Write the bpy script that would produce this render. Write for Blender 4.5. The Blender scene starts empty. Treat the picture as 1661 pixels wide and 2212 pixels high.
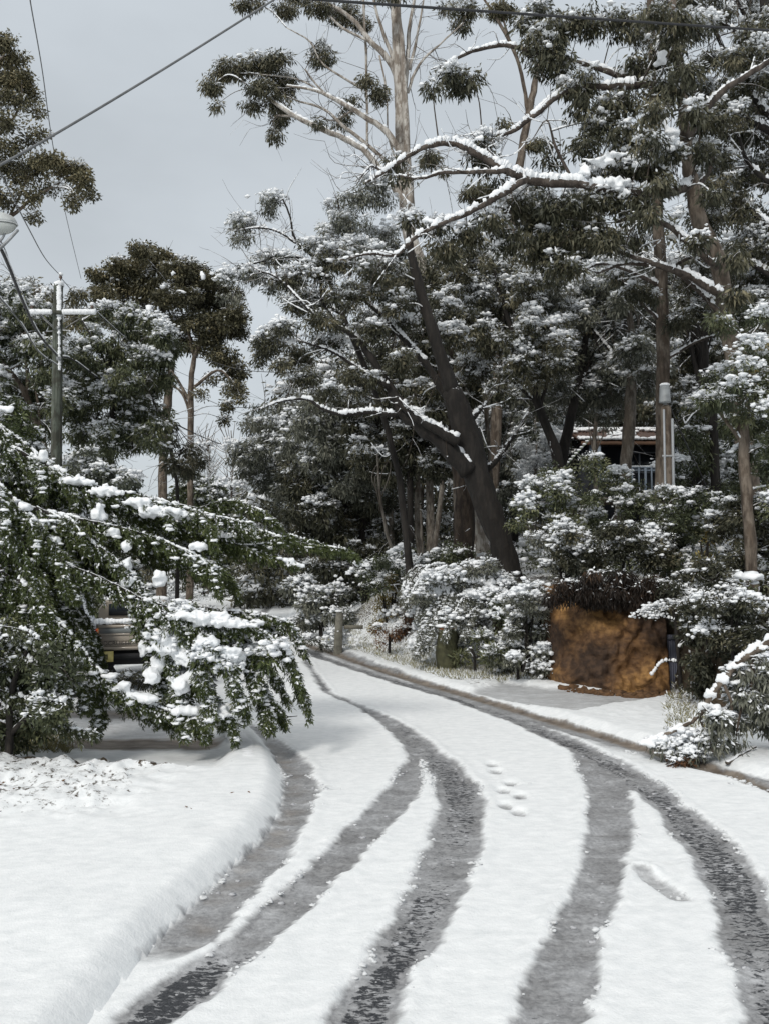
import bpy, math, numpy as np
from mathutils import Vector
R = math.radians
rng = np.random.default_rng(7)
sc = bpy.context.scene
COL = sc.collection

# ------------------------------------------------------------------ camera, sky, sun, exposure
W0, H0 = 1661.0, 2212.0          # the photograph's proportions, used only for reading positions off it
F = 1916.0; CX = W0 / 2; CY = H0 / 2
CAMH = 2.6; VH = 1235.0
PITCH = math.atan((VH - CY) / F)
cd = bpy.data.cameras.new("camera"); cam = bpy.data.objects.new("camera", cd); COL.objects.link(cam)
cam.location = (0, 0, CAMH); cam.rotation_euler = (math.pi / 2 + PITCH, 0, 0)
cd.sensor_fit = 'VERTICAL'; cd.sensor_height = 24.0; cd.lens = 24.0 * F / H0
cd.clip_start = 0.05; cd.clip_end = 2000
sc.camera = cam

SUN_EL, SUN_AZ = R(38), R(206)   # azimuth clockwise from +Y
world = bpy.data.worlds.new("World"); sc.world = world; world.use_nodes = True
wn = world.node_tree; wn.nodes.clear()
def N(nt, t, **kw):
    n = nt.nodes.new(t)
    for k, v in kw.items():
        if hasattr(n, k): setattr(n, k, v)
        else: n.inputs[k].default_value = v
    return n
sky = N(wn, 'ShaderNodeTexSky'); sky.sky_type = 'NISHITA'; sky.sun_disc = False
sky.sun_elevation = SUN_EL; sky.sun_rotation = SUN_AZ
skym = N(wn, 'ShaderNodeMixRGB', blend_type='MULTIPLY'); skym.inputs[0].default_value = 1
skym.inputs[2].default_value = (0.1, 0.1, 0.1, 1)
tc = N(wn, 'ShaderNodeTexCoord'); sep = N(wn, 'ShaderNodeSeparateXYZ')
wn.links.new(tc.outputs['Generated'], sep.inputs[0])
rmp = N(wn, 'ShaderNodeValToRGB')
e = rmp.color_ramp.elements
e[0].position = 0.0; e[0].color = (0.64, 0.685, 0.715, 1)
e[1].position = 0.55; e[1].color = (0.60, 0.65, 0.695, 1)
x = rmp.color_ramp.elements.new(0.9); x.color = (1.06, 1.05, 1.03, 1)
wn.links.new(sep.outputs[2], rmp.inputs[0])
nz = N(wn, 'ShaderNodeTexNoise'); nz.inputs['Scale'].default_value = 2.2; nz.inputs['Detail'].default_value = 5
mp = N(wn, 'ShaderNodeMapping'); mp.inputs['Scale'].default_value = (1, 1, 2.2)
wn.links.new(tc.outputs['Generated'], mp.inputs[0]); wn.links.new(mp.outputs[0], nz.inputs['Vector'])
mr = N(wn, 'ShaderNodeMapRange'); mr.inputs[1].default_value = .3; mr.inputs[2].default_value = .7
mr.inputs[3].default_value = .86; mr.inputs[4].default_value = 1.1
wn.links.new(nz.outputs[0], mr.inputs[0])
cm = N(wn, 'ShaderNodeVectorMath', operation='SCALE')
wn.links.new(rmp.outputs[0], cm.inputs[0]); wn.links.new(mr.outputs[0], cm.inputs['Scale'])
wn.links.new(sky.outputs[0], skym.inputs[1])
mx = N(wn, 'ShaderNodeMixRGB'); mx.inputs[0].default_value = 0.93
wn.links.new(skym.outputs[0], mx.inputs[1]); wn.links.new(cm.outputs[0], mx.inputs[2])
bg = N(wn, 'ShaderNodeBackground'); bg.inputs[1].default_value = 1.0
wo = N(wn, 'ShaderNodeOutputWorld')
wn.links.new(mx.outputs[0], bg.inputs[0]); wn.links.new(bg.outputs[0], wo.inputs[0])

sl = bpy.data.lights.new("sun", 'SUN'); sl.energy = 1.9; sl.angle = R(12); sl.color = (1, 0.95, 0.88)
so = bpy.data.objects.new("sun", sl); COL.objects.link(so)
sd = Vector((math.sin(SUN_AZ) * math.cos(SUN_EL), math.cos(SUN_AZ) * math.cos(SUN_EL), math.sin(SUN_EL)))
so.rotation_euler = sd.to_track_quat('Z', 'Y').to_euler()
sc.view_settings.view_transform = 'Standard'; sc.view_settings.look = 'None'
sc.view_settings.exposure = 0.0; sc.view_settings.gamma = 1.0
sc.cycles.max_bounces = 7; sc.cycles.diffuse_bounces = 6; sc.cycles.glossy_bounces = 2
sc.cycles.transmission_bounces = 2

# ------------------------------------------------------------------ reading positions
_cp, _sp = math.cos(PITCH), math.sin(PITCH)
def P(u, v, D):
    u = np.asarray(u, float); v = np.asarray(v, float); D = np.asarray(D, float)
    a = (u - CX) / F; b = (CY - v) / F
    dy = _cp - b * _sp; dz = _sp + b * _cp
    return np.stack([D * a / dy, D + 0 * a, CAMH + D * dz / dy], -1)
def G(u, v, z=0.0):
    a = (u - CX) / F; b = (CY - v) / F
    dy = _cp - b * _sp; dz = _sp + b * _cp
    t = (z - CAMH) / dz
    return (t * a, t * dy)
def M(D): return D / F          # metres that one photo pixel covers at distance D

# ------------------------------------------------------------------ noise
def _h(ix, iy, iz, s):
    n = (ix.astype(np.int64) * 374761393 + iy.astype(np.int64) * 668265263 + iz.astype(np.int64) * 2147483647 + s * 1442695041)
    n = (n ^ (n >> 13)) * 1274126177
    n = n ^ (n >> 16)
    return (n & 0xffff) / 65535.0
def vn(x, y, s=0):
    x = np.asarray(x, float); y = np.asarray(y, float)
    ix = np.floor(x); iy = np.floor(y); fx = x - ix; fy = y - iy
    fx = fx * fx * (3 - 2 * fx); fy = fy * fy * (3 - 2 * fy); z = np.zeros_like(ix)
    a = _h(ix, iy, z, s); b = _h(ix + 1, iy, z, s); c = _h(ix, iy + 1, z, s); d = _h(ix + 1, iy + 1, z, s)
    return (a * (1 - fx) + b * fx) * (1 - fy) + (c * (1 - fx) + d * fx) * fy
def fbm(x, y, o=4, s=0):
    t = 0; a = .5
    for i in range(o):
        t = t + a * vn(np.asarray(x) * 2 ** i + 17.3 * i, np.asarray(y) * 2 ** i + 9.1 * i, s + i); a *= .5
    return t
def ss(t): t = np.clip(t, 0, 1); return t * t * (3 - 2 * t)

# ------------------------------------------------------------------ materials
def mat(name):
    m = bpy.data.materials.new(name); m.use_nodes = True
    nt = m.node_tree; b = nt.nodes['Principled BSDF']; return m, nt, b
def simple(name, c, rough=.7, metal=0, var=.25, scale=6, bump=.2, bscale=30):
    m, nt, b = mat(name)
    t = N(nt, 'ShaderNodeTexCoord'); n = N(nt, 'ShaderNodeTexNoise'); n.inputs['Scale'].default_value = scale; n.inputs['Detail'].default_value = 6
    nt.links.new(t.outputs['Object'], n.inputs['Vector'])
    r = N(nt, 'ShaderNodeValToRGB')
    r.color_ramp.elements[0].position = .3; r.color_ramp.elements[1].position = .7
    r.color_ramp.elements[0].color = (*[k * (1 - var) for k in c], 1); r.color_ramp.elements[1].color = (*[min(1, k * (1 + var)) for k in c], 1)
    nt.links.new(n.outputs[0], r.inputs[0]); nt.links.new(r.outputs[0], b.inputs['Base Color'])
    b.inputs['Roughness'].default_value = rough; b.inputs['Metallic'].default_value = metal
    if bump:
        n2 = N(nt, 'ShaderNodeTexNoise'); n2.inputs['Scale'].default_value = bscale; n2.inputs['Detail'].default_value = 4
        nt.links.new(t.outputs['Object'], n2.inputs['Vector'])
        bp = N(nt, 'ShaderNodeBump'); bp.inputs['Strength'].default_value = bump; bp.inputs['Distance'].default_value = .02
        nt.links.new(n2.outputs[0], bp.inputs['Height']); nt.links.new(bp.outputs[0], b.inputs['Normal'])
    return m
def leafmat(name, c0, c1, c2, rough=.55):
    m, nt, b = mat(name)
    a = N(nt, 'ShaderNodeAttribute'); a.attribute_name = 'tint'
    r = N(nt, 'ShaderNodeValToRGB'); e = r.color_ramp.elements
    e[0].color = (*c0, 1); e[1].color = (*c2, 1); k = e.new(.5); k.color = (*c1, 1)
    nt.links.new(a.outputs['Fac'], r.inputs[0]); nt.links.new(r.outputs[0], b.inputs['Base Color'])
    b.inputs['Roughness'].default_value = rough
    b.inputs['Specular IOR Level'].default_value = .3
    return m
def barkmat(name, c0, c1, scale=(8, 8, 1.5), snow=.62, amt=1.0):
    """bark with streaks up the trunk and snow stuck where the surface faces up"""
    m, nt, b = mat(name)
    t = N(nt, 'ShaderNodeTexCoord'); mp = N(nt, 'ShaderNodeMapping'); mp.inputs['Scale'].default_value = scale
    n = N(nt, 'ShaderNodeTexNoise'); n.inputs['Scale'].default_value = 1.2; n.inputs['Detail'].default_value = 8; n.inputs['Roughness'].default_value = .7
    nt.links.new(t.outputs['Object'], mp.inputs[0]); nt.links.new(mp.outputs[0], n.inputs['Vector'])
    r = N(nt, 'ShaderNodeValToRGB'); r.color_ramp.elements[0].position = .35; r.color_ramp.elements[1].position = .65
    r.color_ramp.elements[0].color = (*c0, 1); r.color_ramp.elements[1].color = (*c1, 1)
    nt.links.new(n.outputs[0], r.inputs[0])
    nb = N(nt, 'ShaderNodeTexNoise'); nb.inputs['Scale'].default_value = 2.6; nb.inputs['Detail'].default_value = 7; nb.inputs['Roughness'].default_value = .65; mpb = N(nt, 'ShaderNodeMapping'); mpb.inputs['Scale'].default_value = (1.6, 1.6, .7)
    nt.links.new(t.outputs['Object'], mpb.inputs[0]); nt.links.new(mpb.outputs[0], nb.inputs['Vector'])
    rb_ = N(nt, 'ShaderNodeValToRGB'); rb_.color_ramp.elements[0].position = .46; rb_.color_ramp.elements[1].position = .56; rb_.color_ramp.elements[0].color = (.55, .5, .46, 1); rb_.color_ramp.elements[1].color = (1.1, 1.1, 1.1, 1)
    nt.links.new(nb.outputs[0], rb_.inputs[0]); mb_ = N(nt, 'ShaderNodeMixRGB', blend_type='MULTIPLY'); mb_.inputs[0].default_value = 1; nt.links.new(r.outputs[0], mb_.inputs[1]); nt.links.new(rb_.outputs[0], mb_.inputs[2]); r = mb_
    g = N(nt, 'ShaderNodeNewGeometry'); s = N(nt, 'ShaderNodeSeparateXYZ'); nt.links.new(g.outputs['Normal'], s.inputs[0])
    n2 = N(nt, 'ShaderNodeTexNoise'); n2.inputs['Scale'].default_value = 9; nt.links.new(t.outputs['Object'], n2.inputs['Vector'])
    ad = N(nt, 'ShaderNodeMath', operation='MULTIPLY_ADD'); ad.inputs[1].default_value = .7
    nt.links.new(n2.outputs[0], ad.inputs[0]); nt.links.new(s.outputs[2], ad.inputs[2])
    mr = N(nt, 'ShaderNodeMapRange'); mr.inputs[1].default_value = snow + .3; mr.inputs[2].default_value = snow + .42; mr.inputs[4].default_value = amt
    nt.links.new(ad.outputs[0], mr.inputs[0])
    mx = N(nt, 'ShaderNodeMixRGB'); nt.links.new(mr.outputs[0], mx.inputs[0]); nt.links.new(r.outputs[0], mx.inputs[1])
    mx.inputs[2].default_value = (.8, .82, .85, 1); nt.links.new(mx.outputs[0], b.inputs['Base Color'])
    b.inputs['Roughness'].default_value = .85
    bp = N(nt, 'ShaderNodeBump'); bp.inputs['Strength'].default_value = .7; bp.inputs['Distance'].default_value = .04
    nt.links.new(n.outputs[0], bp.inputs['Height']); nt.links.new(bp.outputs[0], b.inputs['Normal'])
    return m

def snowmat():
    m, nt, b = mat('fresh_snow')
    t = N(nt, 'ShaderNodeTexCoord')
    n = N(nt, 'ShaderNodeTexNoise'); n.inputs['Scale'].default_value = 3; n.inputs['Detail'].default_value = 6
    nt.links.new(t.outputs['Object'], n.inputs['Vector'])
    r = N(nt, 'ShaderNodeValToRGB'); r.color_ramp.elements[0].color = (.80, .83, .86, 1); r.color_ramp.elements[1].color = (.90, .915, .93, 1)
    nt.links.new(n.outputs[0], r.inputs[0]); nt.links.new(r.outputs[0], b.inputs['Base Color'])
    b.inputs['Roughness'].default_value = .75; b.inputs['Specular IOR Level'].default_value = .25
    n2 = N(nt, 'ShaderNodeTexNoise'); n2.inputs['Scale'].default_value = 45; n2.inputs['Detail'].default_value = 5
    nt.links.new(t.outputs['Object'], n2.inputs['Vector'])
    bp = N(nt, 'ShaderNodeBump'); bp.inputs['Strength'].default_value = .35; bp.inputs['Distance'].default_value = .012
    nt.links.new(n2.outputs[0], bp.inputs['Height']); nt.links.new(bp.outputs[0], b.inputs['Normal'])
    return m
def groundmat():
    """snow; attribute 'slush' = trodden thin slush, 'bare' = wet asphalt showing through in flecks, 'dirt' = brown mud, 'litter' = leaves and grass"""
    m, nt, b = mat('snow_and_slush'); L = nt.links.new
    t = N(nt, 'ShaderNodeTexCoord')
    def noise(sc, det, scale=(1, 1, 1), rough=.5):
        mp = N(nt, 'ShaderNodeMapping'); mp.inputs['Scale'].default_value = scale; L(t.outputs['Object'], mp.inputs[0])
        n = N(nt, 'ShaderNodeTexNoise'); n.inputs['Scale'].default_value = sc; n.inputs['Detail'].default_value = det; n.inputs['Roughness'].default_value = rough
        L(mp.outputs[0], n.inputs['Vector']); return n.outputs[0]
    def attr(n):
        a = N(nt, 'ShaderNodeAttribute'); a.attribute_name = n; return a.outputs['Fac']
    def ramp(s, p0, p1, c0, c1):
        r = N(nt, 'ShaderNodeValToRGB'); r.color_ramp.elements[0].position = p0; r.color_ramp.elements[1].position = p1
        r.color_ramp.elements[0].color = (*c0, 1); r.color_ramp.elements[1].color = (*c1, 1); L(s, r.inputs[0]); return r.outputs[0]
    def mix(f, a, c):
        x = N(nt, 'ShaderNodeMixRGB'); L(f, x.inputs[0]); L(a, x.inputs[1]); L(c, x.inputs[2]); return x.outputs[0]
    def math_(op, a, bb, clamp=True):
        x = N(nt, 'ShaderNodeMath', operation=op); x.use_clamp = clamp
        for i, k in enumerate((a, bb)):
            if isinstance(k, (int, float)): x.inputs[i].default_value = k
            else: L(k, x.inputs[i])
        return x.outputs[0]
    snow = ramp(noise(6, 8, (1, 1.6, 1), .7), .3, .7, (.70, .73, .745), (.87, .89, .90))
    fine = noise(26, 6, (1, 1.0, 1), .65); streak = noise(9, 6, (.55, 1.7, 1), .6); blot = noise(3.2, 5, (.8, 1.3, 1), .55)
    slushc = ramp(fine, .32, .68, (.22, .225, .235), (.42, .43, .445))
    slushc = mix(ramp(streak, .55, .75, (0, 0, 0), (.55, .55, .55)), slushc, ramp(fine, .2, .8, (.4, .41, .43), (.6, .62, .64)))
    slushc = mix(ramp(noise(4.5, 6, (.7, 1.2, 1), .7), .5, .68, (0, 0, 0), (.75, .75, .75)), slushc, ramp(fine, .2, .8, (.45, .465, .485), (.68, .70, .72)))
    dk = N(nt, 'ShaderNodeMixRGB', blend_type='MULTIPLY'); dk.inputs[0].default_value = 1; L(slushc, dk.inputs[1]); L(ramp(noise(1.7, 6, (.8, 1.3, 1), .7), .35, .65, (.62, .61, .60), (1.08, 1.08, 1.08)), dk.inputs[2]); slushc = dk.outputs[0]
    # flecks of wet asphalt
    k = math_('MULTIPLY_ADD', streak, 1.0, False)
    fl = math_('ADD', math_('MULTIPLY', noise(17, 7, (.75, 1.6, 1), .72), 1.0), math_('MULTIPLY', attr('bare'), .36), False)
    flm = N(nt, 'ShaderNodeMapRange'); flm.inputs[1].default_value = .80; flm.inputs[2].default_value = .86; L(fl, flm.inputs[0])
    asph = ramp(noise(90, 3), .3, .7, (.018, .02, .024), (.06, .063, .07))
    slushc = mix(flm.outputs[0], slushc, asph)
    brown = ramp(blot, .35, .65, (.10, .078, .06), (.26, .225, .19))
    # slush edge broken up by noise
    se = math_('ADD', attr('slush'), math_('MULTIPLY', math_('SUBTRACT', streak, .5, False), .55, False), False)
    sm = N(nt, 'ShaderNodeMapRange'); sm.inputs[1].default_value = .3; sm.inputs[2].default_value = .72; L(se, sm.inputs[0])
    base = mix(sm.outputs[0], snow, slushc)
    de = math_('ADD', attr('dirt'), math_('MULTIPLY', math_('SUBTRACT', blot, .5, False), .9, False), False)
    dm = N(nt, 'ShaderNodeMapRange'); dm.inputs[1].default_value = .25; dm.inputs[2].default_value = .85; L(de, dm.inputs[0])
    base = mix(dm.outputs[0], base, brown)
    le = math_('ADD', attr('litter'), math_('MULTIPLY', math_('SUBTRACT', noise(11, 6, (1, 1, 1), .7), .5, False), 1.6, False), False)
    lm = N(nt, 'ShaderNodeMapRange'); lm.inputs[1].default_value = .45; lm.inputs[2].default_value = .6; L(le, lm.inputs[0])
    base = mix(lm.outputs[0], base, ramp(noise(30, 4), .3, .7, (.02, .015, .010), (.085, .062, .038)))
    L(base, b.inputs['Base Color'])
    rr = N(nt, 'ShaderNodeMapRange'); rr.inputs[3].default_value = .8; rr.inputs[4].default_value = .42; L(sm.outputs[0], rr.inputs[0]); L(rr.outputs[0], b.inputs['Roughness'])
    b.inputs['Specular IOR Level'].default_value = .3
    bp = N(nt, 'ShaderNodeBump'); bp.inputs['Strength'].default_value = .5; bp.inputs['Distance'].default_value = .022
    hh = math_('ADD', math_('MULTIPLY', fine, .6, False), math_('MULTIPLY', noise(70, 4), .35, False), False)
    L(hh, bp.inputs['Height']); L(bp.outputs[0], b.inputs['Normal'])
    return m
SNOW = snowmat(); GROUND = groundmat()
LF = dict(
    dark=leafmat('dark_gum_leaf', (0.028, 0.031, 0.020), (0.073, 0.074, 0.047), (0.183, 0.165, 0.104)),
    grey=leafmat('grey_gum_leaf', (0.053, 0.059, 0.045), (0.130, 0.136, 0.106), (0.260, 0.260, 0.212)),
    olive=leafmat('olive_gum_leaf', (.042, .042, .026), (.108, .102, .058), (.22, .19, .108)),
    green=leafmat('bright_cypress_leaf', (.025, .036, .012), (.062, .082, .028), (.14, .16, .06)),
    blue=leafmat('blue_green_leaf', (0.042, 0.051, 0.037), (0.100, 0.112, 0.083), (0.201, 0.212, 0.153)),
    bush=leafmat('bush_leaf', (0.031, 0.040, 0.022), (0.083, 0.097, 0.051), (0.189, 0.195, 0.100)),
    yellow=leafmat('yellow_wattle_leaf', (.10, .075, .02), (.24, .19, .06), (.40, .33, .13)),
    rust=leafmat('rusty_dead_leaf', (.05, .025, .012), (.13, .06, .025), (.22, .12, .05)),
    fern=leafmat('dead_fern', (.010, .007, .005), (.032, .020, .013), (.10, .06, .035)),
    frost=leafmat('frosted_twig', (.30, .31, .31), (.5, .52, .53), (.75, .77, .79)),
    straw=leafmat('straw_grass', (.12, .11, .05), (.25, .23, .11), (.42, .40, .25)),
)
BK = dict(
    dark=barkmat('dark_rough_bark', (.007, .006, .0052), (.026, .021, .017), snow=.72),
    pale=barkmat('pale_gum_bark', (.22, .195, .17), (.56, .54, .50), (5, 5, .8), snow=.75),
    tan=barkmat('brown_gum_bark', (.06, .047, .036), (.20, .165, .13), (7, 7, 1.0), snow=.75),
    grey=barkmat('grey_bark', (.07, .06, .05), (.22, .20, .17), snow=.6),
    brown=barkmat('dark_brown_bark', (.022, .016, .012), (.085, .062, .045), (6, 6, 1.0), snow=.75),
    limb=barkmat('dark_limb_bark', (.03, .024, .02), (.11, .09, .075), snow=.6),
    twig=barkmat('twig_bark', (.035, .028, .022), (.11, .09, .07), snow=.45),
)
WOODPOLE = barkmat('treated_pole_wood', (.035, .045, .035), (.12, .135, .11), (14, 14, .6), snow=.9)

# ------------------------------------------------------------------ objects
def setp(o, label=None, cat=None, group=None, kind=None):
    if label: o['label'] = label
    if cat: o['category'] = cat
    if group: o['group'] = group
    if kind: o['kind'] = kind
    return o
def empty(name, loc, label, cat, group=None):
    o = bpy.data.objects.new(name, None); COL.objects.link(o); o.location = [float(k) for k in loc]; o.empty_display_size = .3
    return setp(o, label, cat, group)
def mesh(name, V, Fq, m, parent=None, smooth=True, attrs=None, fattrs=None):
    V = np.asarray(V, np.float32)
    if parent is not None: V = V - np.array(parent.location, np.float32)
    me = bpy.data.meshes.new(name)
    if isinstance(Fq, (list, tuple)) and len(Fq) and not isinstance(Fq[0], np.ndarray):
        me.from_pydata([tuple(map(float, v)) for v in V], [], [tuple(map(int, f)) for f in Fq])
        n = len(Fq)
    else:
        arrs = Fq if isinstance(Fq, (list, tuple)) else [Fq]
        arrs = [np.asarray(a, np.int32) for a in arrs if len(a)]
        me.vertices.add(len(V)); me.vertices.foreach_set('co', V.ravel())
        lv = np.concatenate([a.ravel() for a in arrs]); n = sum(len(a) for a in arrs)
        tot = np.concatenate([np.full(len(a), a.shape[1], np.int32) for a in arrs])
        st = np.concatenate([[0], np.cumsum(tot)[:-1]]).astype(np.int32)
        me.loops.add(len(lv)); me.loops.foreach_set('vertex_index', lv)
        me.polygons.add(n); me.polygons.foreach_set('loop_start', st); me.polygons.foreach_set('loop_total', tot)
    me.update(calc_edges=True); me.validate()
    if smooth: me.polygons.foreach_set('use_smooth', np.ones(len(me.polygons), bool))
    for k, a in (attrs or {}).items():
        at = me.attributes.new(k, 'FLOAT', 'POINT'); at.data.foreach_set('value', np.asarray(a, np.float32))
    for k, a in (fattrs or {}).items():
        at = me.attributes.new(k, 'FLOAT', 'FACE'); at.data.foreach_set('value', np.asarray(a, np.float32))
    if m: me.materials.append(m)
    o = bpy.data.objects.new(name, me); COL.objects.link(o)
    if parent is not None: o.parent = parent
    return o
class Acc:
    """collects vertices and quads/tris"""
    def __init__(s): s.V = []; s.Q = []; s.T = []; s.n = 0
    def add(s, V, Q=None, T=None):
        if Q is not None and len(Q): s.Q.append(np.asarray(Q) + s.n)
        if T is not None and len(T): s.T.append(np.asarray(T) + s.n)
        s.V.append(np.asarray(V, float)); s.n += len(V)
    def build(s, name, m, parent=None, smooth=True):
        if not s.n: return None
        fs = []
        if s.Q: fs.append(np.concatenate(s.Q))
        if s.T: fs.append(np.concatenate(s.T))
        return mesh(name, np.concatenate(s.V), fs, m, parent, smooth)
def box(c, s, rz=0.0, acc=None, taper=None):
    c = np.array(c, float); h = np.array(s, float) / 2
    v = np.array([[x, y, z] for x in (-1, 1) for y in (-1, 1) for z in (-1, 1)], float) * h
    if taper: v[v[:, 2] > 0, :2] *= taper
    cr, sr = math.cos(rz), math.sin(rz)
    v = np.stack([v[:, 0] * cr - v[:, 1] * sr, v[:, 0] * sr + v[:, 1] * cr, v[:, 2]], 1) + c
    q = [[0, 1, 3, 2], [4, 6, 7, 5], [0, 4, 5, 1], [2, 3, 7, 6], [0, 2, 6, 4], [1, 5, 7, 3]]
    if acc is not None: acc.add(v, np.array(q))
    return v, np.array(q)
def smoothpath(p, r, step=1.0, jit=0.0):
    p = np.asarray(p, float); r = np.asarray(r, float)
    if len(p) < 3: k = np.linspace(0, len(p) - 1, 6)
    else: k = np.linspace(0, len(p) - 1, max(4, int((len(p) - 1) * 4 / step) + 1))
    q = np.vstack([2 * p[0] - p[1], p, 2 * p[-1] - p[-2]])
    i = np.clip(np.floor(k).astype(int), 0, len(p) - 2); t = (k - i)[:, None]
    a, b, c, d = q[i], q[i + 1], q[i + 2], q[i + 3]
    o = .5 * ((2 * b) + (-a + c) * t + (2 * a - 5 * b + 4 * c - d) * t ** 2 + (-a + 3 * b - 3 * c + d) * t ** 3)
    rr = np.interp(k, np.arange(len(p)), r)
    if jit: o[1:-1] += rng.normal(0, 1, o[1:-1].shape) * rr[1:-1, None] * jit
    return o, rr
def tube(acc, p, r, seg=8, rough=.06, cap=True):
    p = np.asarray(p, float); r = np.asarray(r, float); n = len(p)
    t = np.gradient(p, axis=0); t /= np.linalg.norm(t, axis=1)[:, None] + 1e-9
    ref = np.array([0.3, 1, 0.1]) if abs(t[0][1]) < .8 else np.array([1, 0, .2])
    a = np.cross(t, ref); a /= np.linalg.norm(a, axis=1)[:, None] + 1e-9; b = np.cross(t, a)
    th = np.linspace(0, 2 * math.pi, seg, endpoint=False)
    rr = r[:, None] * (1 + rng.normal(0, rough, (n, seg)))
    V = p[:, None, :] + rr[..., None] * (np.cos(th)[None, :, None] * a[:, None, :] + np.sin(th)[None, :, None] * b[:, None, :])
    V = V.reshape(-1, 3)
    i = np.arange(n - 1)[:, None] * seg; j = np.arange(seg)[None, :]; j2 = (j + 1) % seg
    Q = np.stack([i + j, i + j2, i + seg + j2, i + seg + j], -1).reshape(-1, 4)
    T = None
    if cap:
        V = np.vstack([V, p[0] - t[0] * r[0] * .3, p[-1] + t[-1] * r[-1] * .6]); jj = np.arange(seg); a0 = n * seg
        T = np.vstack([np.stack([np.full(seg, a0), (jj + 1) % seg, jj], 1), np.stack([np.full(seg, a0 + 1), (n - 1) * seg + jj, (n - 1) * seg + (jj + 1) % seg], 1)])
    acc.add(V, Q, T)
# icosphere template
def ico(sub):
    t = (1 + 5 ** .5) / 2
    v = [(-1, t, 0), (1, t, 0), (-1, -t, 0), (1, -t, 0), (0, -1, t), (0, 1, t), (0, -1, -t), (0, 1, -t), (t, 0, -1), (t, 0, 1), (-t, 0, -1), (-t, 0, 1)]
    v = [np.array(k) / np.linalg.norm(k) for k in v]
    f = [(0, 11, 5), (0, 5, 1), (0, 1, 7), (0, 7, 10), (0, 10, 11), (1, 5, 9), (5, 11, 4), (11, 10, 2), (10, 7, 6), (7, 1, 8), (3, 9, 4), (3, 4, 2), (3, 2, 6), (3, 6, 8), (3, 8, 9), (4, 9, 5), (2, 4, 11), (6, 2, 10), (8, 6, 7), (9, 8, 1)]
    for _ in range(sub):
        c = {}; nf = []
        def mid(a, b):
            k = (min(a, b), max(a, b))
            if k not in c:
                m = v[a] + v[b]; v.append(m / np.linalg.norm(m)); c[k] = len(v) - 1
            return c[k]
        for a, b, d in f:
            x, y, z = mid(a, b), mid(b, d), mid(d, a); nf += [(a, x, z), (b, y, x), (d, z, y), (x, y, z)]
        f = nf
    return np.array(v), np.array(f)
ICO = {k: ico(k) for k in (0, 1, 2)}
def blobs(acc, C, S, sub=1, rough=.14):
    """lumps of snow: C centres (n,3), S radii (n,3)"""
    if not len(C): return
    v, f = ICO[sub]; n = len(C); C = np.asarray(C); S = np.asarray(S)
    d = 1 + rng.normal(0, rough, (n, len(v), 1))
    V = C[:, None, :] + v[None] * d * S[:, None, :]
    T = f[None] + (np.arange(n) * len(v))[:, None, None]
    acc.add(V.reshape(-1, 3), None, T.reshape(-1, 3))
SG = 1.15; GD = 2.25; GN = 1.2
class Leaves:
    def __init__(s): s.V = []; s.t = []; s.n = 0
    def add(s, p, d, L, wd, tint, flat=False):
        n = len(p)
        if not n: return
        if flat: d = d * np.array([1, 1, .45])
        d = d / (np.linalg.norm(d, axis=1)[:, None] + 1e-9)
        q = rng.normal(0, 1, (n, 3)) if not flat else np.array([0, 0, 1.0]) + rng.normal(0, .22, (n, 3)); w = np.cross(d, q); w /= np.linalg.norm(w, axis=1)[:, None] + 1e-9
        nn = np.cross(d, w)
        L = np.broadcast_to(L, n)[:, None]; wd = np.broadcast_to(wd, n)[:, None]
        bend = rng.normal(0, .12, (n, 1)) * L
        mid = p + d * L * .45 + nn * bend
        V = np.stack([p, mid + w * wd * .5, p + d * L, mid - w * wd * .5], 1)
        s.V.append(V.reshape(-1, 3)); s.t.append(tint); s.n += n
    def build(s, name, m, parent):
        if not s.n: return
        V = np.concatenate(s.V); Q = np.arange(len(V)).reshape(-1, 4)
        return mesh(name, V, Q, m, parent, False, None, {'tint': np.clip(np.concatenate(s.t), 0, 1)})

# ------------------------------------------------------------------ lie of the land
def gp(pts): return np.array([G(u, v) for u, v in pts])
RR = gp([(1750, 1735), (1661, 1702), (1500, 1650), (1380, 1616), (1300, 1590), (1200, 1560), (1100, 1530), (1000, 1500), (900, 1473), (800, 1440), (730, 1415), (655, 1392)])
RR = np.vstack([[5.4, -30], [5.3, 6.5], RR, [-5.2, 47], [-8.4, 83], [-14, 120], [-30, 200]])
RR = RR[np.argsort(RR[:, 1])]
LLp = gp([(200, 2212), (300, 2085), (370, 2005), (430, 1950), (500, 1880), (570, 1812), (603, 1757), (612, 1700), (592, 1640), (560, 1600), (530, 1570)])
LL = np.vstack([[-1.75, -30], [-1.72, 4.6], LLp, [-3.9, 18.8], [-6.2, 24], [-8.8, 31], [-10.4, 47], [-14, 83], [-21, 120], [-37, 200]])
LL = LL[np.argsort(LL[:, 1])]
TOE = gp([(640, 1312), (655, 1350), (668, 1374), (760, 1405), (880, 1436), (960, 1452), (1080, 1450), (1195, 1476), (1215, 1487), (1330, 1492), (1440, 1490), (1475, 1520), (1535, 1552), (1661, 1562)])
TOE = np.vstack([[-20, 140], TOE, [14, 13.5], [60, 9]])
def inside(poly, x, y):
    r = np.zeros(x.shape, bool); n = len(poly)
    for i in range(n):
        x1, y1 = poly[i]; x2, y2 = poly[(i + 1) % n]
        c = ((y1 > y) != (y2 > y))
        if y1 != y2: r ^= c & (x < (x2 - x1) * (y - y1) / (y2 - y1) + x1)
    return r
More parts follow.
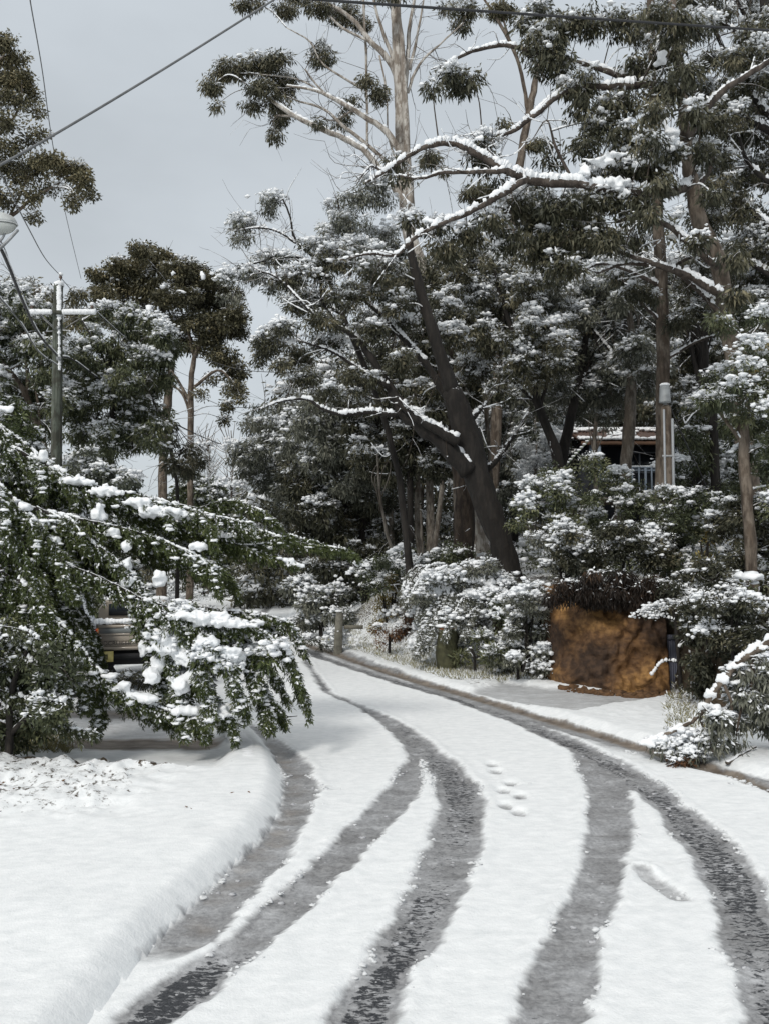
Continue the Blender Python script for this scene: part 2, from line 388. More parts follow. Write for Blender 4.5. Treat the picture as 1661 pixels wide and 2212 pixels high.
def pdist(pl, x, y):
    d = np.full(x.shape, 1e9)
    for i in range(len(pl) - 1):
        a = pl[i]; b = pl[i + 1]; ab = b - a; t = np.clip(((x - a[0]) * ab[0] + (y - a[1]) * ab[1]) / (ab @ ab), 0, 1)
        d = np.minimum(d, np.hypot(x - a[0] - t * ab[0], y - a[1] - t * ab[1]))
    return d
HILL = np.vstack([TOE, [400, 9], [400, 600], [-20, 600]])
xr = lambda y: np.interp(y, RR[:, 1], RR[:, 0])
xl = lambda y: np.interp(y, LL[:, 1], LL[:, 0])
_rk = (G(1200, 1485)[0] - .1, G(1445, 1490)[0] + .1)
def terrain(x, y):
    x = np.asarray(x, float); y = np.asarray(y, float); sh = np.broadcast(x, y).shape
    x = np.broadcast_to(x, sh); y = np.broadcast_to(y, sh)
    s = pdist(TOE, x, y) * inside(HILL, x, y)
    rock = ss((x - _rk[0]) / .5) * ss((_rk[1] + .4 - x) / .5) * (y < 26)
    w = 1.9 - 1.45 * rock
    H = 1.95 + .3 * (fbm(x * .3, y * .3, 2, 5) - .5)
    H = H * (1 - .85 * ss((y - 26) / 14) * ss((2 - x) / 5))
    z = H * ss(s / w) + .15 * np.clip(s - w, 0, 55) ** 1.0 * ss((x + 9) / 14)
    dl = np.clip(xl(y) - 9 - x, 0, 40)
    z = z + .06 * dl * ss(dl / 6)
    z = z + .5 * (fbm(x * .12, y * .12, 3, 8) - .45) * ss((s - 2) / 6)
    return z
# tyre tracks: rows of (v, left u, right u)
TR = [
    [(1560, 520, 545), (1600, 560, 600), (1640, 592, 655), (1700, 612, 690), (1760, 603, 682), (1800, 575, 655), (1880, 500, 615), (1950, 430, 540), (2000, 385, 500), (2045, 335, 462), (2080, 280, 400), (2110, 235, 330), (2140, 215, 240)],
    [(1540, 790, 815), (1570, 830, 860), (1605, 868, 895), (1640, 878, 915), (1660, 865, 915), (1700, 840, 912), (1750, 800, 882), (1800, 745, 832), (1850, 700, 790), (1900, 640, 742), (1950, 590, 682), (2000, 530, 640), (2050, 480, 592), (2100, 400, 540), (2150, 325, 480), (2212, 240, 390), (2400, 60, 220)],
    [(1405, 640, 652), (1500, 700, 718), (1530, 770, 792), (1560, 810, 860), (1600, 860, 920), (1640, 900, 972), (1700, 942, 1035), (1750, 945, 1050), (1800, 935, 1050), (1850, 905, 1040), (1900, 890, 1020), (1950, 865, 1000), (2000, 835, 975), (2050, 810, 950), (2100, 775, 910), (2150, 740, 880), (2212, 700, 855), (2400, 560, 720)],
    [(1600, 1195, 1215), (1640, 1235, 1290), (1700, 1262, 1360), (1750, 1270, 1372), (1800, 1265, 1368), (1850, 1250, 1358), (1900, 1240, 1345), (1950, 1215, 1330), (2000, 1195, 1315), (2050, 1170, 1300), (2100, 1150, 1290), (2212, 1105, 1265), (2400, 1000, 1190)],
    [(1400, 640, 690), (1420, 672, 706), (1450, 765, 795), (1480, 852, 892), (1510, 955, 995), (1560, 1092, 1142), (1600, 1180, 1242), (1650, 1270, 1350), (1700, 1345, 1432), (1750, 1405, 1492), (1800, 1448, 1555), (1850, 1485, 1600), (1900, 1512, 1640), (1950, 1530, 1665), (2050, 1555, 1705), (2212, 1605, 1790), (2400, 1620, 1830)],
    [(1410, 700, 735), (1440, 780, 815), (1473, 870, 910), (1500, 945, 1005), (1530, 1030, 1100), (1560, 1130, 1200), (1590, 1225, 1300), (1616, 1330, 1385), (1640, 1400, 1470), (1665, 1490, 1560), (1700, 1640, 1670)],
]
BARE = [.1, .35, .85, .5, .95, .2]
DEP = [.9, .9, 1, 1, 1, .5]
def buildgrid():
    xs = [np.arange(-6, 8, .03)]; a = 8.0; st = .03; r = []
    while a < 400: r.append(a); st *= 1.07; a += st
    l = []; a = -6; st = .03
    while a > -400: st *= 1.07; a -= st; l.append(a)
    xs = np.concatenate([l[::-1], xs[0], r])
    ys = [4.0]
    while ys[-1] < 600: ys.append(ys[-1] + max(.022, .0064 * ys[-1] if ys[-1] < 60 else .02 * ys[-1]))
    ys = np.concatenate([np.linspace(-30, 3.6, 20), ys])
    return xs, ys
gx, gy = buildgrid(); X, Y = np.meshgrid(gx, gy); Z = terrain(X, Y)
dR = X - xr(Y); dL = xl(Y) - X
onroad = (dR < 0) & (dL < 0)
def foot(x0, y0, a, b):  # soft hollow
    return np.exp(-(((X - x0) / a) ** 2 + ((Y - y0) / b) ** 2) ** 2)
slush = np.zeros_like(X); bare = np.zeros_like(X); dirt = np.zeros_like(X); ridge = np.zeros_like(X)
wob = (fbm(X * 2.2, Y * 2.2, 3, 3) - .45) * .16 + (fbm(X * 9, Y * 9, 2, 31) - .4) * .10 + (fbm(X * 24, Y * 24, 2, 32) - .4) * .05
for k, t in enumerate(TR):
    pts = [(G(l, v), G(r_, v)) for v, l, r_ in t]
    yy = np.array([p[0][1] for p in pts]); o = np.argsort(yy); yy = yy[o]
    l = np.array([p[0][0] for p in pts])[o]; r_ = np.array([p[1][0] for p in pts])[o]
    a = np.interp(Y, yy, l); b = np.interp(Y, yy, r_); s = .065 + .005 * np.abs(Y)
    inr = ss((Y - yy[0] + .3) / .3 if k else (Y - yy[0]) / .8) * ss((yy[-1] - Y) / .8)
    d = np.minimum(X - a, b - X) + wob
    m = ss((d + s) / (2 * s)) * inr
    core = ss(d / (.5 * (b - a) + .01) * 2.4 - .12) * inr * (1 + (1.9 if k == 1 else .12) * ss((6.7 - Y) / .9))
    slush = np.maximum(slush, m); bare = np.maximum(bare, core * BARE[k] * (.65 + .75 * fbm(X * 1.6, Y * .9, 2, 61)))
    ridge = np.maximum(ridge, np.exp(-((d + .07) / .06) ** 2) * inr * DEP[k] * (d < .05))
# the far road also has tracks
for off in (1.6, 3.1, 4.3):
    d = .28 - np.abs(X - (xr(Y) - off)) ; m = ss((d + .25) / .4) * ss((Y - 36) / 8) * .75
    slush = np.maximum(slush, m)
# short spur where a car turned, the smear between tracks, wet crescent beside gutter
def seg(p0, p1, w):
    a = np.array(G(*p0)); b = np.array(G(*p1)); return ss((w - pdist(np.array([a, b]), X, Y)) / .08)
spur = seg((1385, 1890), (1468, 1945), .13); slush = np.maximum(slush, .62 * spur)
slush = np.maximum(slush, .42 * ss(1 - np.hypot((X - G(700, 1710)[0]) / .5, (Y - G(700, 1710)[1]) / .35)))
gut = ss((.62 + .08 * wob * 10 - (-dL)) / .5) * ss(-dL / .05) * (Y > 6.0) * (Y < 17)
dirt = np.maximum(dirt, .36 * gut * slush)
# right gutter: grey-brown wet line at the foot of the verge
rg = np.exp(-((dR + .10 + .9 * wob) / (.09 + .004 * Y)) ** 2) * (Y > 8) * (Y < 40)
slush = np.maximum(slush, rg * .95); dirt = np.maximum(dirt, rg * 1.0)
wide = ss((.9 + dR) / .6) * (dR < 0) * ss((Y - 11) / 2) * ss((34 - Y) / 4); slush = np.maximum(slush, .66 * wide * (.6 + .8 * fbm(X * 1.3, Y * 1.3, 3, 19)))
# right driveway (grey, thawed) and left driveway
DR = gp([(1010, 1500), (1080, 1478), (1180, 1490), (1330, 1500), (1450, 1488), (1480, 1500), (1475, 1512), (1330, 1530), (1240, 1548), (1150, 1535), (1060, 1515)])
ind = inside(DR, X, Y); dd = pdist(np.vstack([DR, DR[:1]]), X, Y)
drvR = ss((np.where(ind, dd, -dd) + .15 + wob) / .35); slush = np.maximum(slush, .56 * drvR)
DLp = np.vstack([gp([(-500, 1480), (430, 1488), (500, 1560), (524, 1640)]), np.array([G(u, v, .22) for u, v in [(500, 1655), (420, 1652), (250, 1643), (110, 1636), (-500, 1636)]])])
inl = inside(DLp, X, Y)
yb1, yb2 = G(300, 1614)[1], G(300, 1546)[1]
e1 = ss((X - G(60, 1617)[0]) / .6) * ss((G(520, 1617)[0] - X) / .6)
e2 = ss((X - G(90, 1546)[0]) / .6) * ss((G(440, 1546)[0] - X) / .6)
b1 = np.exp(-((Y - yb1 + .8 * wob) / .42) ** 2) * e1; b2 = np.exp(-((Y - yb2 + .8 * wob) / .75) ** 2) * e2
dirt = np.maximum(dirt, 1.3 * b1); dirt = np.maximum(dirt, .6 * b2); slush = np.maximum(slush, .55 * inl * ss((G(500, 1600)[0] - X) / 1) * ss((Y - yb1 + .6) / .4) * (Y < yb2 + 1.2)); slush = np.maximum(slush, .9 * b2)
slush = np.maximum(slush, .8 * b1)
slush = np.maximum(slush, np.where(onroad, .16 + .5 * np.clip(fbm(X * .8, Y * 1.6, 4, 91) - .52, 0, 1), 0))
# heights
h = .05 * np.ones_like(X)
rough1 = fbm(X * 1.1, Y * 1.1, 4, 11) - .47; rough2 = fbm(X * 5, Y * 5, 4, 12) - .47; rough3 = fbm(X * 19, Y * 19, 3, 14) - .45
ridge *= .5 + 1.1 * fbm(X * 4, Y * 4, 3, 23)
rough4 = fbm(X * 42, Y * 30, 2, 15) - .38
hroad = .042 * (1 - .85 * np.clip(slush, 0, 1)) + .016 * ridge + .012 * rough1 + .018 * rough2 * (.4 + slush) + .020 * rough3 * (.25 + slush) + .020 * rough4 * (.08 + slush + .8 * ridge) * (Y < 14)
vl = ss((dL + .02) / .24) ** .65
lump = ss((Y - 8.4) / 1.2) * ss((12.2 - Y) / .5) * ss((-2.0 - X) / 1.2)
lum2 = np.abs(fbm(X * 2.1, Y * 2.6, 4, 51) - .47)
hleft = .04 + .15 * vl * (.85 + .5 * fbm(X * .9, Y * .9, 2, 81)) + .05 * rough1 - .42 * lump * lum2 + .06 * lump + .03 * rough2 * (.15 + 1.2 * lump) + .15 * lump * np.clip(rough2, 0, 1) + .05 * lump * rough1 + .012 * rough3 * (.12 + lump)
hdrv = .05 + .025 * rough1 + .03 * rough2 - .03 * slush
tl = ss((np.where(inl, pdist(np.vstack([DLp, DLp[:1]]), X, Y), 0)) / .35)
hleft = hleft * (1 - tl) + hdrv * tl
hleft = np.where(Y > 17, .06 + .05 * rough1 + .03 * rough2, hleft)
vr = ss((dR - .02) / .3)
hright = .045 + .10 * vr + .05 * rough1 + .045 * rough2 + .02 * rough3
hright = hright * (1 - drvR) + (.03 + .015 * rough2) * drvR
h = np.where(onroad, hroad, np.where(dL >= 0, hleft, hright))
FP = [(1070, 1670), (1103, 1697), (1122, 1724), (1086, 1712), (1090, 1745), (1120, 1760), (1062, 1655)]
for (u, v) in FP:
    fx, fy = G(u, v); hh = foot(fx, fy, .09, .15); h = h - .06 * hh; slush = np.maximum(slush, .75 * hh)
for (u, v, r_) in [(1390, 1887, .14), (1700, 2100, .1)]:
    fx, fy = G(u, v); h = h + .05 * foot(fx, fy, r_, r_)
h = h - .03 * spur
litter = np.zeros_like(X); sH = pdist(TOE, X, Y) * inside(HILL, X, Y)
litter = np.maximum(litter, .62 * ss(sH / 1.0) * (.45 + .9 * fbm(X * .6, Y * .6, 2, 77)))
litter = np.maximum(litter, .42 * ss((dR - .1) / .6) * (Y > 16) * (1 - drvR) * ss((3.2 - X) / 1))
litter = np.maximum(litter, .5 * ss((X - G(1500, 1560)[0] + .3) / .6) * ss((Y - 14.2) / 1.5) * (1 - drvR))
litter = np.maximum(litter, (.40 * lump + .25 * inl * (1 - tl)) * 1.0)
earth = ss((X - _rk[0] + 1.0) / .5) * ss((sH - .02) / .1) * ss((1.6 - sH) / .5) * (Y < 26) * (Y > 8)
litter = np.maximum(litter, 1.6 * earth)
dirt = np.where(onroad | (dL > 0) | (dR < .5), dirt, 0)
Zt = Z + h
nx = len(gx); ny = len(gy)
idx = np.arange(nx * ny).reshape(ny, nx)
Qa = np.stack([idx[:-1, :-1], idx[:-1, 1:], idx[1:, 1:], idx[1:, :-1]], -1)
cr_ = onroad[:-1, :-1]; cdr = (drvR[:-1, :-1] > .5); cl = inl[:-1, :-1] & ~cr_ & (dL[:-1, :-1] > 0)
PV = np.stack([X, Y, Zt], -1).reshape(-1, 3)
AT = dict(slush=slush.ravel(), bare=bare.ravel(), dirt=dirt.ravel(), litter=litter.ravel())
def part_of_ground(name, msk, label):
    q = Qa[msk].reshape(-1, 4); u_, inv = np.unique(q, return_inverse=True)
    o = mesh(name, PV[u_], inv.reshape(-1, 4), GROUND, None, True, {k: a[u_] for k, a in AT.items()})
    return setp(o, label, None, None, 'structure')
part_of_ground('road', cr_, 'snow covered road with slushy tyre tracks curving left')
part_of_ground('driveway', cl, 'muddy snow covered driveway on the left')
part_of_ground('side_driveway', cdr & ~cr_ & ~cl, 'grey thawed driveway at the foot of the orange clay bank')
part_of_ground('ground', ~(cr_ | cl | (cdr & ~cr_)), 'snow covered verges and hillside')
cl_ = Acc(); cs_ = Acc()
w_e = (np.exp(-((slush - .55) / .14) ** 2) * (.1 + ridge) * (fbm(X * 1.5, Y * 1.5, 2, 71) > .42) + .004 * (slush > .7)) * onroad * (Y < 13) * (Y > 4.6) * (np.abs(X) < 7) * np.gradient(gy)[:, None]
pf = (w_e / w_e.sum()).ravel(); pk = rng.choice(len(pf), 1100, p=pf)
pc_ = np.stack([X.ravel()[pk], Y.ravel()[pk], Zt.ravel()[pk]], 1); rr_ = .004 + .017 * rng.random(len(pk)) ** 3.0
gsl = slush.ravel()[pk] > .8
for A_, m_k in ((cl_, ~gsl), (cs_, gsl)):
    blobs(A_, pc_[m_k] + np.array([0, 0, .002]) + rng.normal(0, .012, (m_k.sum(), 3)) * [1, 1, 0], rr_[m_k][:, None] * np.array([1.5, 1.2, .75]), 1, .3)
o = cl_.build('snow_clods', simple('trodden_snow', (.66, .68, .695), .8, 0, .1, 20, .2)); setp(o, 'crumbs of snow thrown along the edges of the tyre tracks', None, None, 'stuff')
SLM = simple('slush_crumb', (.42, .43, .45), .5, 0, .3, 20, .2)
o = cs_.build('slush_crumbs', SLM)
if o: setp(o, 'wet grey slush crumbs lying in the tyre tracks', None, None, 'stuff')
_flat = (gx, gy, Zt)
def zat(x, y):
    i = np.clip(np.searchsorted(gx, x) - 1, 0, nx - 2); j = np.clip(np.searchsorted(gy, y) - 1, 0, ny - 2)
    return float(Zt[j, i])

# ------------------------------------------------------------------ trees
class Tree:
    def __init__(s, name, label, cat, D, bark='dark', leaf='dark', group=None, base=None, leafL=.15, seed=None):
        s.name, s.label, s.cat, s.group = name, label, cat, group
        s.D = D; s.bark = bark; s.leaf = leaf; s.trunk = Acc(); s.snow = Acc(); s.pil = Acc(); s.limbs = Acc(); s.limbbark = bark; s.vox = .028; s.twigs = Acc(); s.lv = Leaves(); s.sl = Leaves()
        s.sk = []; s.base = base; s.L = leafL; s.extra = {}
    def br(s, pts, D=None, seg=8, snow=1.0, ground=False, jit=.12):
        """pts (u, v, half width px[, depth offset]) along a limb"""
        D0 = D or s.D
        ps = []; rs = []
        for p in pts:
            d = D0 + (p[3] if len(p) > 3 else 0)
            ps.append(P(p[0], p[1], d)); rs.append(p[2] * M(d))
        ps = np.array(ps); rs = np.array(rs)
        if ground:
            b = ps[0]; g = zat(b[0], b[1]) - .15
            if s.base is None: s.base = (b[0], b[1], g + .15)
            if b[2] > g:
                ps = np.vstack([[b[0] - (ps[1][0] - b[0]) * .1, b[1], g], ps]); rs = np.concatenate([[rs[0] * 1.25], rs])
        q, r = smoothpath(ps, rs, 1.0, jit)
        tube(s.trunk if (ground or not s.trunk.n) else s.limbs, q, r, seg, .07); s.sk.append(q)
        if snow > 0: s.ridge(q, r, snow)
        return s
    def ridge(s, q, r, k):
        t = np.gradient(q, axis=0); t /= np.linalg.norm(t, axis=1)[:, None] + 1e-9
        flat = np.sqrt(np.clip(1 - t[:, 2] ** 2, 0, 1))
        run = []
        for i in range(len(q) + 1):
            ok = i < len(q) and flat[i] > .55
            if ok: run.append(i)
            elif len(run) > 2:
                ii = np.array(run); qq, rr = smoothpath(q[ii], r[ii], .6); n = len(qq)
                w = (.74 * rr + .012) * k * (.75 + .45 * rng.random(n)); w[0] *= .2; w[-1] *= .3
                gp_ = vn(np.arange(n) * .45 + rng.uniform(0, 99), np.zeros(n), 7); w *= np.where(gp_ < .3, .12, 1) * (.7 + .6 * gp_)
                c = qq + np.array([0, 0, 1]) * (rr * .62 + w * .35)[:, None]
                tube(s.snow, c, w, 8, .1); run = []
            else: run = []
    def tufts(s, C, rt, n, snow, leaf=None, L=None, droop=.9, tint=.5, wr=.2, lump=1.0):
        """C: centres, rt: tuft radius, n: leaves per tuft, snow 0..1"""
        C = np.asarray(C); k = len(C)
        if not k: return
        n = int(n * GN); wr = wr * 1.25
        L = L or s.L; lv = s.lv if leaf is None else s.extra.setdefault(leaf, Leaves())
        o = rng.normal(0, 1, (k, n, 3)); o /= np.linalg.norm(o, axis=2)[..., None]; o *= rng.random((k, n, 1)) ** .5 * rt
        o[..., 2] *= .75
        p = (C[:, None] + o).reshape(-1, 3)
        d = o.reshape(-1, 3) / rt * .8 + rng.normal(0, .45, (k * n, 3)); d[:, 2] -= droop
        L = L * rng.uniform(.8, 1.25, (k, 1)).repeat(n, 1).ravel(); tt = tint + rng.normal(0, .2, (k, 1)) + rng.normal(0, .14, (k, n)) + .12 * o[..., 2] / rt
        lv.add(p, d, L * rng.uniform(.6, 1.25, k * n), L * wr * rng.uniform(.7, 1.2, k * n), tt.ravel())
        sn = np.clip(np.asarray(snow) * np.ones(k), 0, 1)
        sn = np.where(rng.random(k) < sn ** 1.15, rng.uniform(.75, 1, k), .07 + .12 * sn)      # a tuft is either loaded or nearly bare
        # snow stuck to leaves
        m = max(1, int(n * .8)); keep = (rng.random((k, m)) < sn[:, None] ** 1.3 * .9).ravel()
        o = rng.normal(0, 1, (k, m, 3)); o /= np.linalg.norm(o, axis=2)[..., None]; o *= rng.random((k, m, 1)) ** .4 * rt * 1.02
        o[..., 2] = o[..., 2] * .42 + .42 * rt
        p = (C[:, None] + o).reshape(-1, 3)[keep]; d = (o.reshape(-1, 3) / rt + rng.normal(0, .5, (k * m, 3)))[keep]; d[:, 2] -= droop * .5
        L = L.mean(); s.sl.add(p, d, L * .75 * rng.uniform(.6, 1.2, len(p)), L * .34 * rng.uniform(.7, 1.3, len(p)), rng.random(len(p)), True)
        # lumps
        m = 7; keep = rng.random((k, m)) < (sn[:, None] ** 2) * .95 * lump
        o = rng.uniform(-1, 1, (k, m, 3)) * rt * np.array([.75, .75, .2]); o[..., 2] += rt * .5
        c = (C[:, None] + o)[keep]; r = rt * (.07 + .27 * rng.random(len(c)) ** 1.5)[:, None] * np.array([1.25, 1.15, .6])
        blobs(s.snow, c, r, 1, .26)
    def clump(s, u, v, ru, rv, dD=0, snow=.4, dens=1.0, leaf=None, rt=None, n=46, twig=True, tint=.5, droop=.9, wr=.2, L=None, lump=1.0, D=None):
        d = (D or s.D) + dD; m = M(d); rt = rt or max(.2, .27 * (d / 25) ** .7)
        a, b = ru * m, rv * m; c = P(u, v, d)
        k = max(3, int(dens * GD * 2.1 * a * b / rt ** 2))
        o = rng.normal(0, 1, (k, 3)); o /= np.linalg.norm(o, axis=1)[:, None]; o *= (rng.random((k, 1)) ** .42)
        o *= np.maximum(np.array([a, min(a, b) * .9 + .1, b]) - rt * .45, .05)
        C = c + o
        up = np.clip(.5 + .5 * o[:, 2] / max(b, .1), 0, 1)
        s.tufts(C, rt, n, np.clip(snow * SG, 0, 1) * (.4 + 1.2 * up), leaf, L, droop, tint, wr, lump)
        if snow > .3 and rng.random() < snow * 1.2:
            for _ in range(1 + int(2.6 * snow)):
                th = rng.uniform(0, 2 * math.pi); f_ = rng.random() ** .6 * .8; pc_ = c + np.array([a * f_ * math.cos(th), -abs(min(a, b) * f_ * math.sin(th)) * .8, b * math.sqrt(1 - f_ * f_) * rng.uniform(.2, .95)])
                nb = int(rng.uniform(18, 36)); oo = rng.normal(0, 1, (nb, 3)) * rt * np.array([.62, .5, .26]) * rng.uniform(.6, 1.25)
                oo[:, 2] -= .35 * np.abs(oo[:, 0]); blobs(s.snow, pc_ + oo, rt * rng.uniform(.06, .24, (nb, 1)) * np.array([1.25, 1.1, .75]), 1, .26)
        if twig: s.connect(C, c)
        return s
    def connect(s, C, c):
        if not s.sk: return
        A = np.concatenate(s.sk); d = np.linalg.norm(A - c, axis=1) + .6 * np.clip(A[:, 2] - c[2], 0, 9); a = A[np.argmin(d)]
        ln = np.linalg.norm(a - c)
        if ln < 3.2:
            mid = (a + c) / 2 + rng.normal(0, .08, 3) * ln + np.array([0, 0, .1 * ln])
            q, r = smoothpath([a, mid, c], [.010 + .007 * ln, .009 + .004 * ln, .009], 1)
            tube(s.twigs, q, r, 5, .1)
            if rng.random() < .7: s.ridge(q, r, .9)
        for t in C[::2]:
            q, r = smoothpath([c, (c + t) / 2 + rng.normal(0, .08, 3), t], [.012, .01, .006], 1.6); tube(s.twigs, q, r, 4, .1, False)
    def twig(s, pts, D=None):
        q = [P(p[0], p[1], (D or s.D) + (p[3] if len(p) > 3 else 0)) for p in pts]; r = [p[2] * M(D or s.D) for p in pts]
        q, r = smoothpath(q, r, 1, .1); tube(s.twigs, q, r, 5, .1); s.sk.append(q); s.ridge(q, r, 1.0); return s
    def pile(s, u, v, ru, rv, n=14, dD=0, rb=.3, D=None):
        """thick pillow of snow lying on a bough"""
        d = (D or s.D) + dD; m = M(d); a, b = ru * m, rv * m; c = P(u, v, d); n = int(n * 1.9)
        o = rng.normal(0, 1, (n, 3)); o /= np.linalg.norm(o, axis=1)[:, None]; o *= rng.random((n, 1)) ** .6; o *= np.array([a, (a + b) * .45, b])
        r = rb * .72 * min(a, b) * rng.uniform(.3, 1.25, n)[:, None] * np.array([1.2, 1.2, .85]) + .018
        blobs(s.pil, c + o, r, 1, .08); return s
    def fill(s, poly, cnt, rad=(45, 70), dD=(-1.5, 1.5), **kw):
        poly = np.array(poly, float); lo = poly.min(0); hi = poly.max(0); pts = []; tries = 0
        rm = (rad[0] + rad[1]) / 2
        while len(pts) < cnt and tries < cnt * 60:
            tries += 1; q = lo + rng.random(2) * (hi - lo)
            if not inside(poly, np.array([q[0]]), np.array([q[1]]))[0]: continue
            if any((q[0] - p[0]) ** 2 + (q[1] - p[1]) ** 2 < (rm * .75) ** 2 for p in pts) and tries < cnt * 40: continue
            pts.append(q)
        for q in pts:
            r = rng.uniform(*rad); kw2 = dict(kw); kw2['snow'] = np.clip(kw.get('snow', .4) * (rng.uniform(1.4, 2.1) if rng.random() < .36 else rng.uniform(.25, .9)), 0, 1)
            kw2['tint'] = kw.get('tint', .5) + rng.normal(0, .08)
            s.clump(q[0], q[1], r * rng.uniform(.7, 1.05), r * rng.uniform(.6, 1.15), rng.uniform(*dD), **kw2)
        return s
    def wisps(s, n, ln=1.0, r=.008, skip=0, snow=.5):
        for _ in range(n):
            q = s.sk[rng.integers(skip, len(s.sk))]; i = rng.integers(1, len(q)); t = q[i] - q[i - 1]; t = t / (np.linalg.norm(t) + 1e-9)
            d = t * rng.uniform(-.2, 1) + rng.normal(0, .6, 3) * np.array([1, .7, 1]); d /= np.linalg.norm(d) + 1e-9; L_ = ln * rng.uniform(.4, 1.3); b2 = rng.normal(0, .16, 3) * L_
            w, rr = smoothpath([q[i], q[i] + d * L_ * .5 + b2, q[i] + d * L_], [r * 1.6, r, r * .5], 1.2); tube(s.twigs, w, rr, 4, .1, False)
            for _ in range(2):
                a_ = w[rng.integers(1, len(w))]; e_ = a_ + (d + rng.normal(0, .7, 3)) * L_ * .35; tube(s.twigs, np.array([a_, (a_ + e_) / 2 + rng.normal(0, .02, 3), e_]), np.array([r * .8, r * .6, r * .4]), 3, .1, False)
            if rng.random() < snow: s.ridge(w, rr, .8)
        return s
    def done(s):
        b = s.base if s.base is not None else P(CX, VH, s.D)
        if s.base is None and s.trunk.n:
            a = np.concatenate(s.trunk.V); j = np.argmin(a[:, 2]); b = (a[j][0], a[j][1], zat(a[j][0], a[j][1]))
        o = empty(s.name, b, s.label, s.cat, s.group or {'gum_tree': 'gum trees of the wood', 'domed_gum_tree': 'domed gums beyond the driveway', 'frosted_tree': 'frosted trees beyond the bend', 'bare_sapling': 'bare stems in the wood', 'shrub': 'snowy roadside shrubs', 'yellow_shrub': 'yellow bushes', 'cascading_shrub': 'drooping shrubs on the bank'}.get(s.name))
        s.trunk.build('trunk' if s.cat == 'tree' else 'stem', BK[s.bark], o); s.twigs.build('twigs', BK['twig'], o)
        s.lv.build('crown' if s.cat == 'tree' else 'foliage', LF[s.leaf], o)
        for k, l in s.extra.items():
            x = l.build('leaf_cluster', LF[k], o); setp(x, kind='stuff')
        lo = s.limbs.build('limbs', BK[s.limbbark], o)
        if lo: setp(lo, kind='stuff')
        sn = s.snow.build('snow', SNOW, o)
        if sn: setp(sn, kind='stuff')
        if s.pil.n:
            pl = s.pil.build('snow_pillow', SNOW, o); rm = pl.modifiers.new('remesh', 'REMESH'); rm.mode = 'VOXEL'; rm.voxel_size = s.vox * s.D / 13 ** 1.0 if s.D > 13 else s.vox; rm.use_smooth_shade = True
            tx = bpy.data.textures.new('snow_lumps', 'CLOUDS'); tx.noise_scale = .07; tx.noise_depth = 3
            dm = pl.modifiers.new('lumps', 'DISPLACE'); dm.texture = tx; dm.strength = .06; dm.mid_level = .5; dm.texture_coords = 'LOCAL'
            setp(pl, kind='stuff')
        tw = [c for c in o.children if c.name.startswith('twigs')]
        for c in tw: setp(c, kind='stuff')
        if s.sl.n: slo = mesh('snowy_leaves', np.concatenate(s.sl.V), np.arange(s.sl.n * 4).reshape(-1, 4), SNOW, o, False); setp(slo, kind='stuff')
        return o

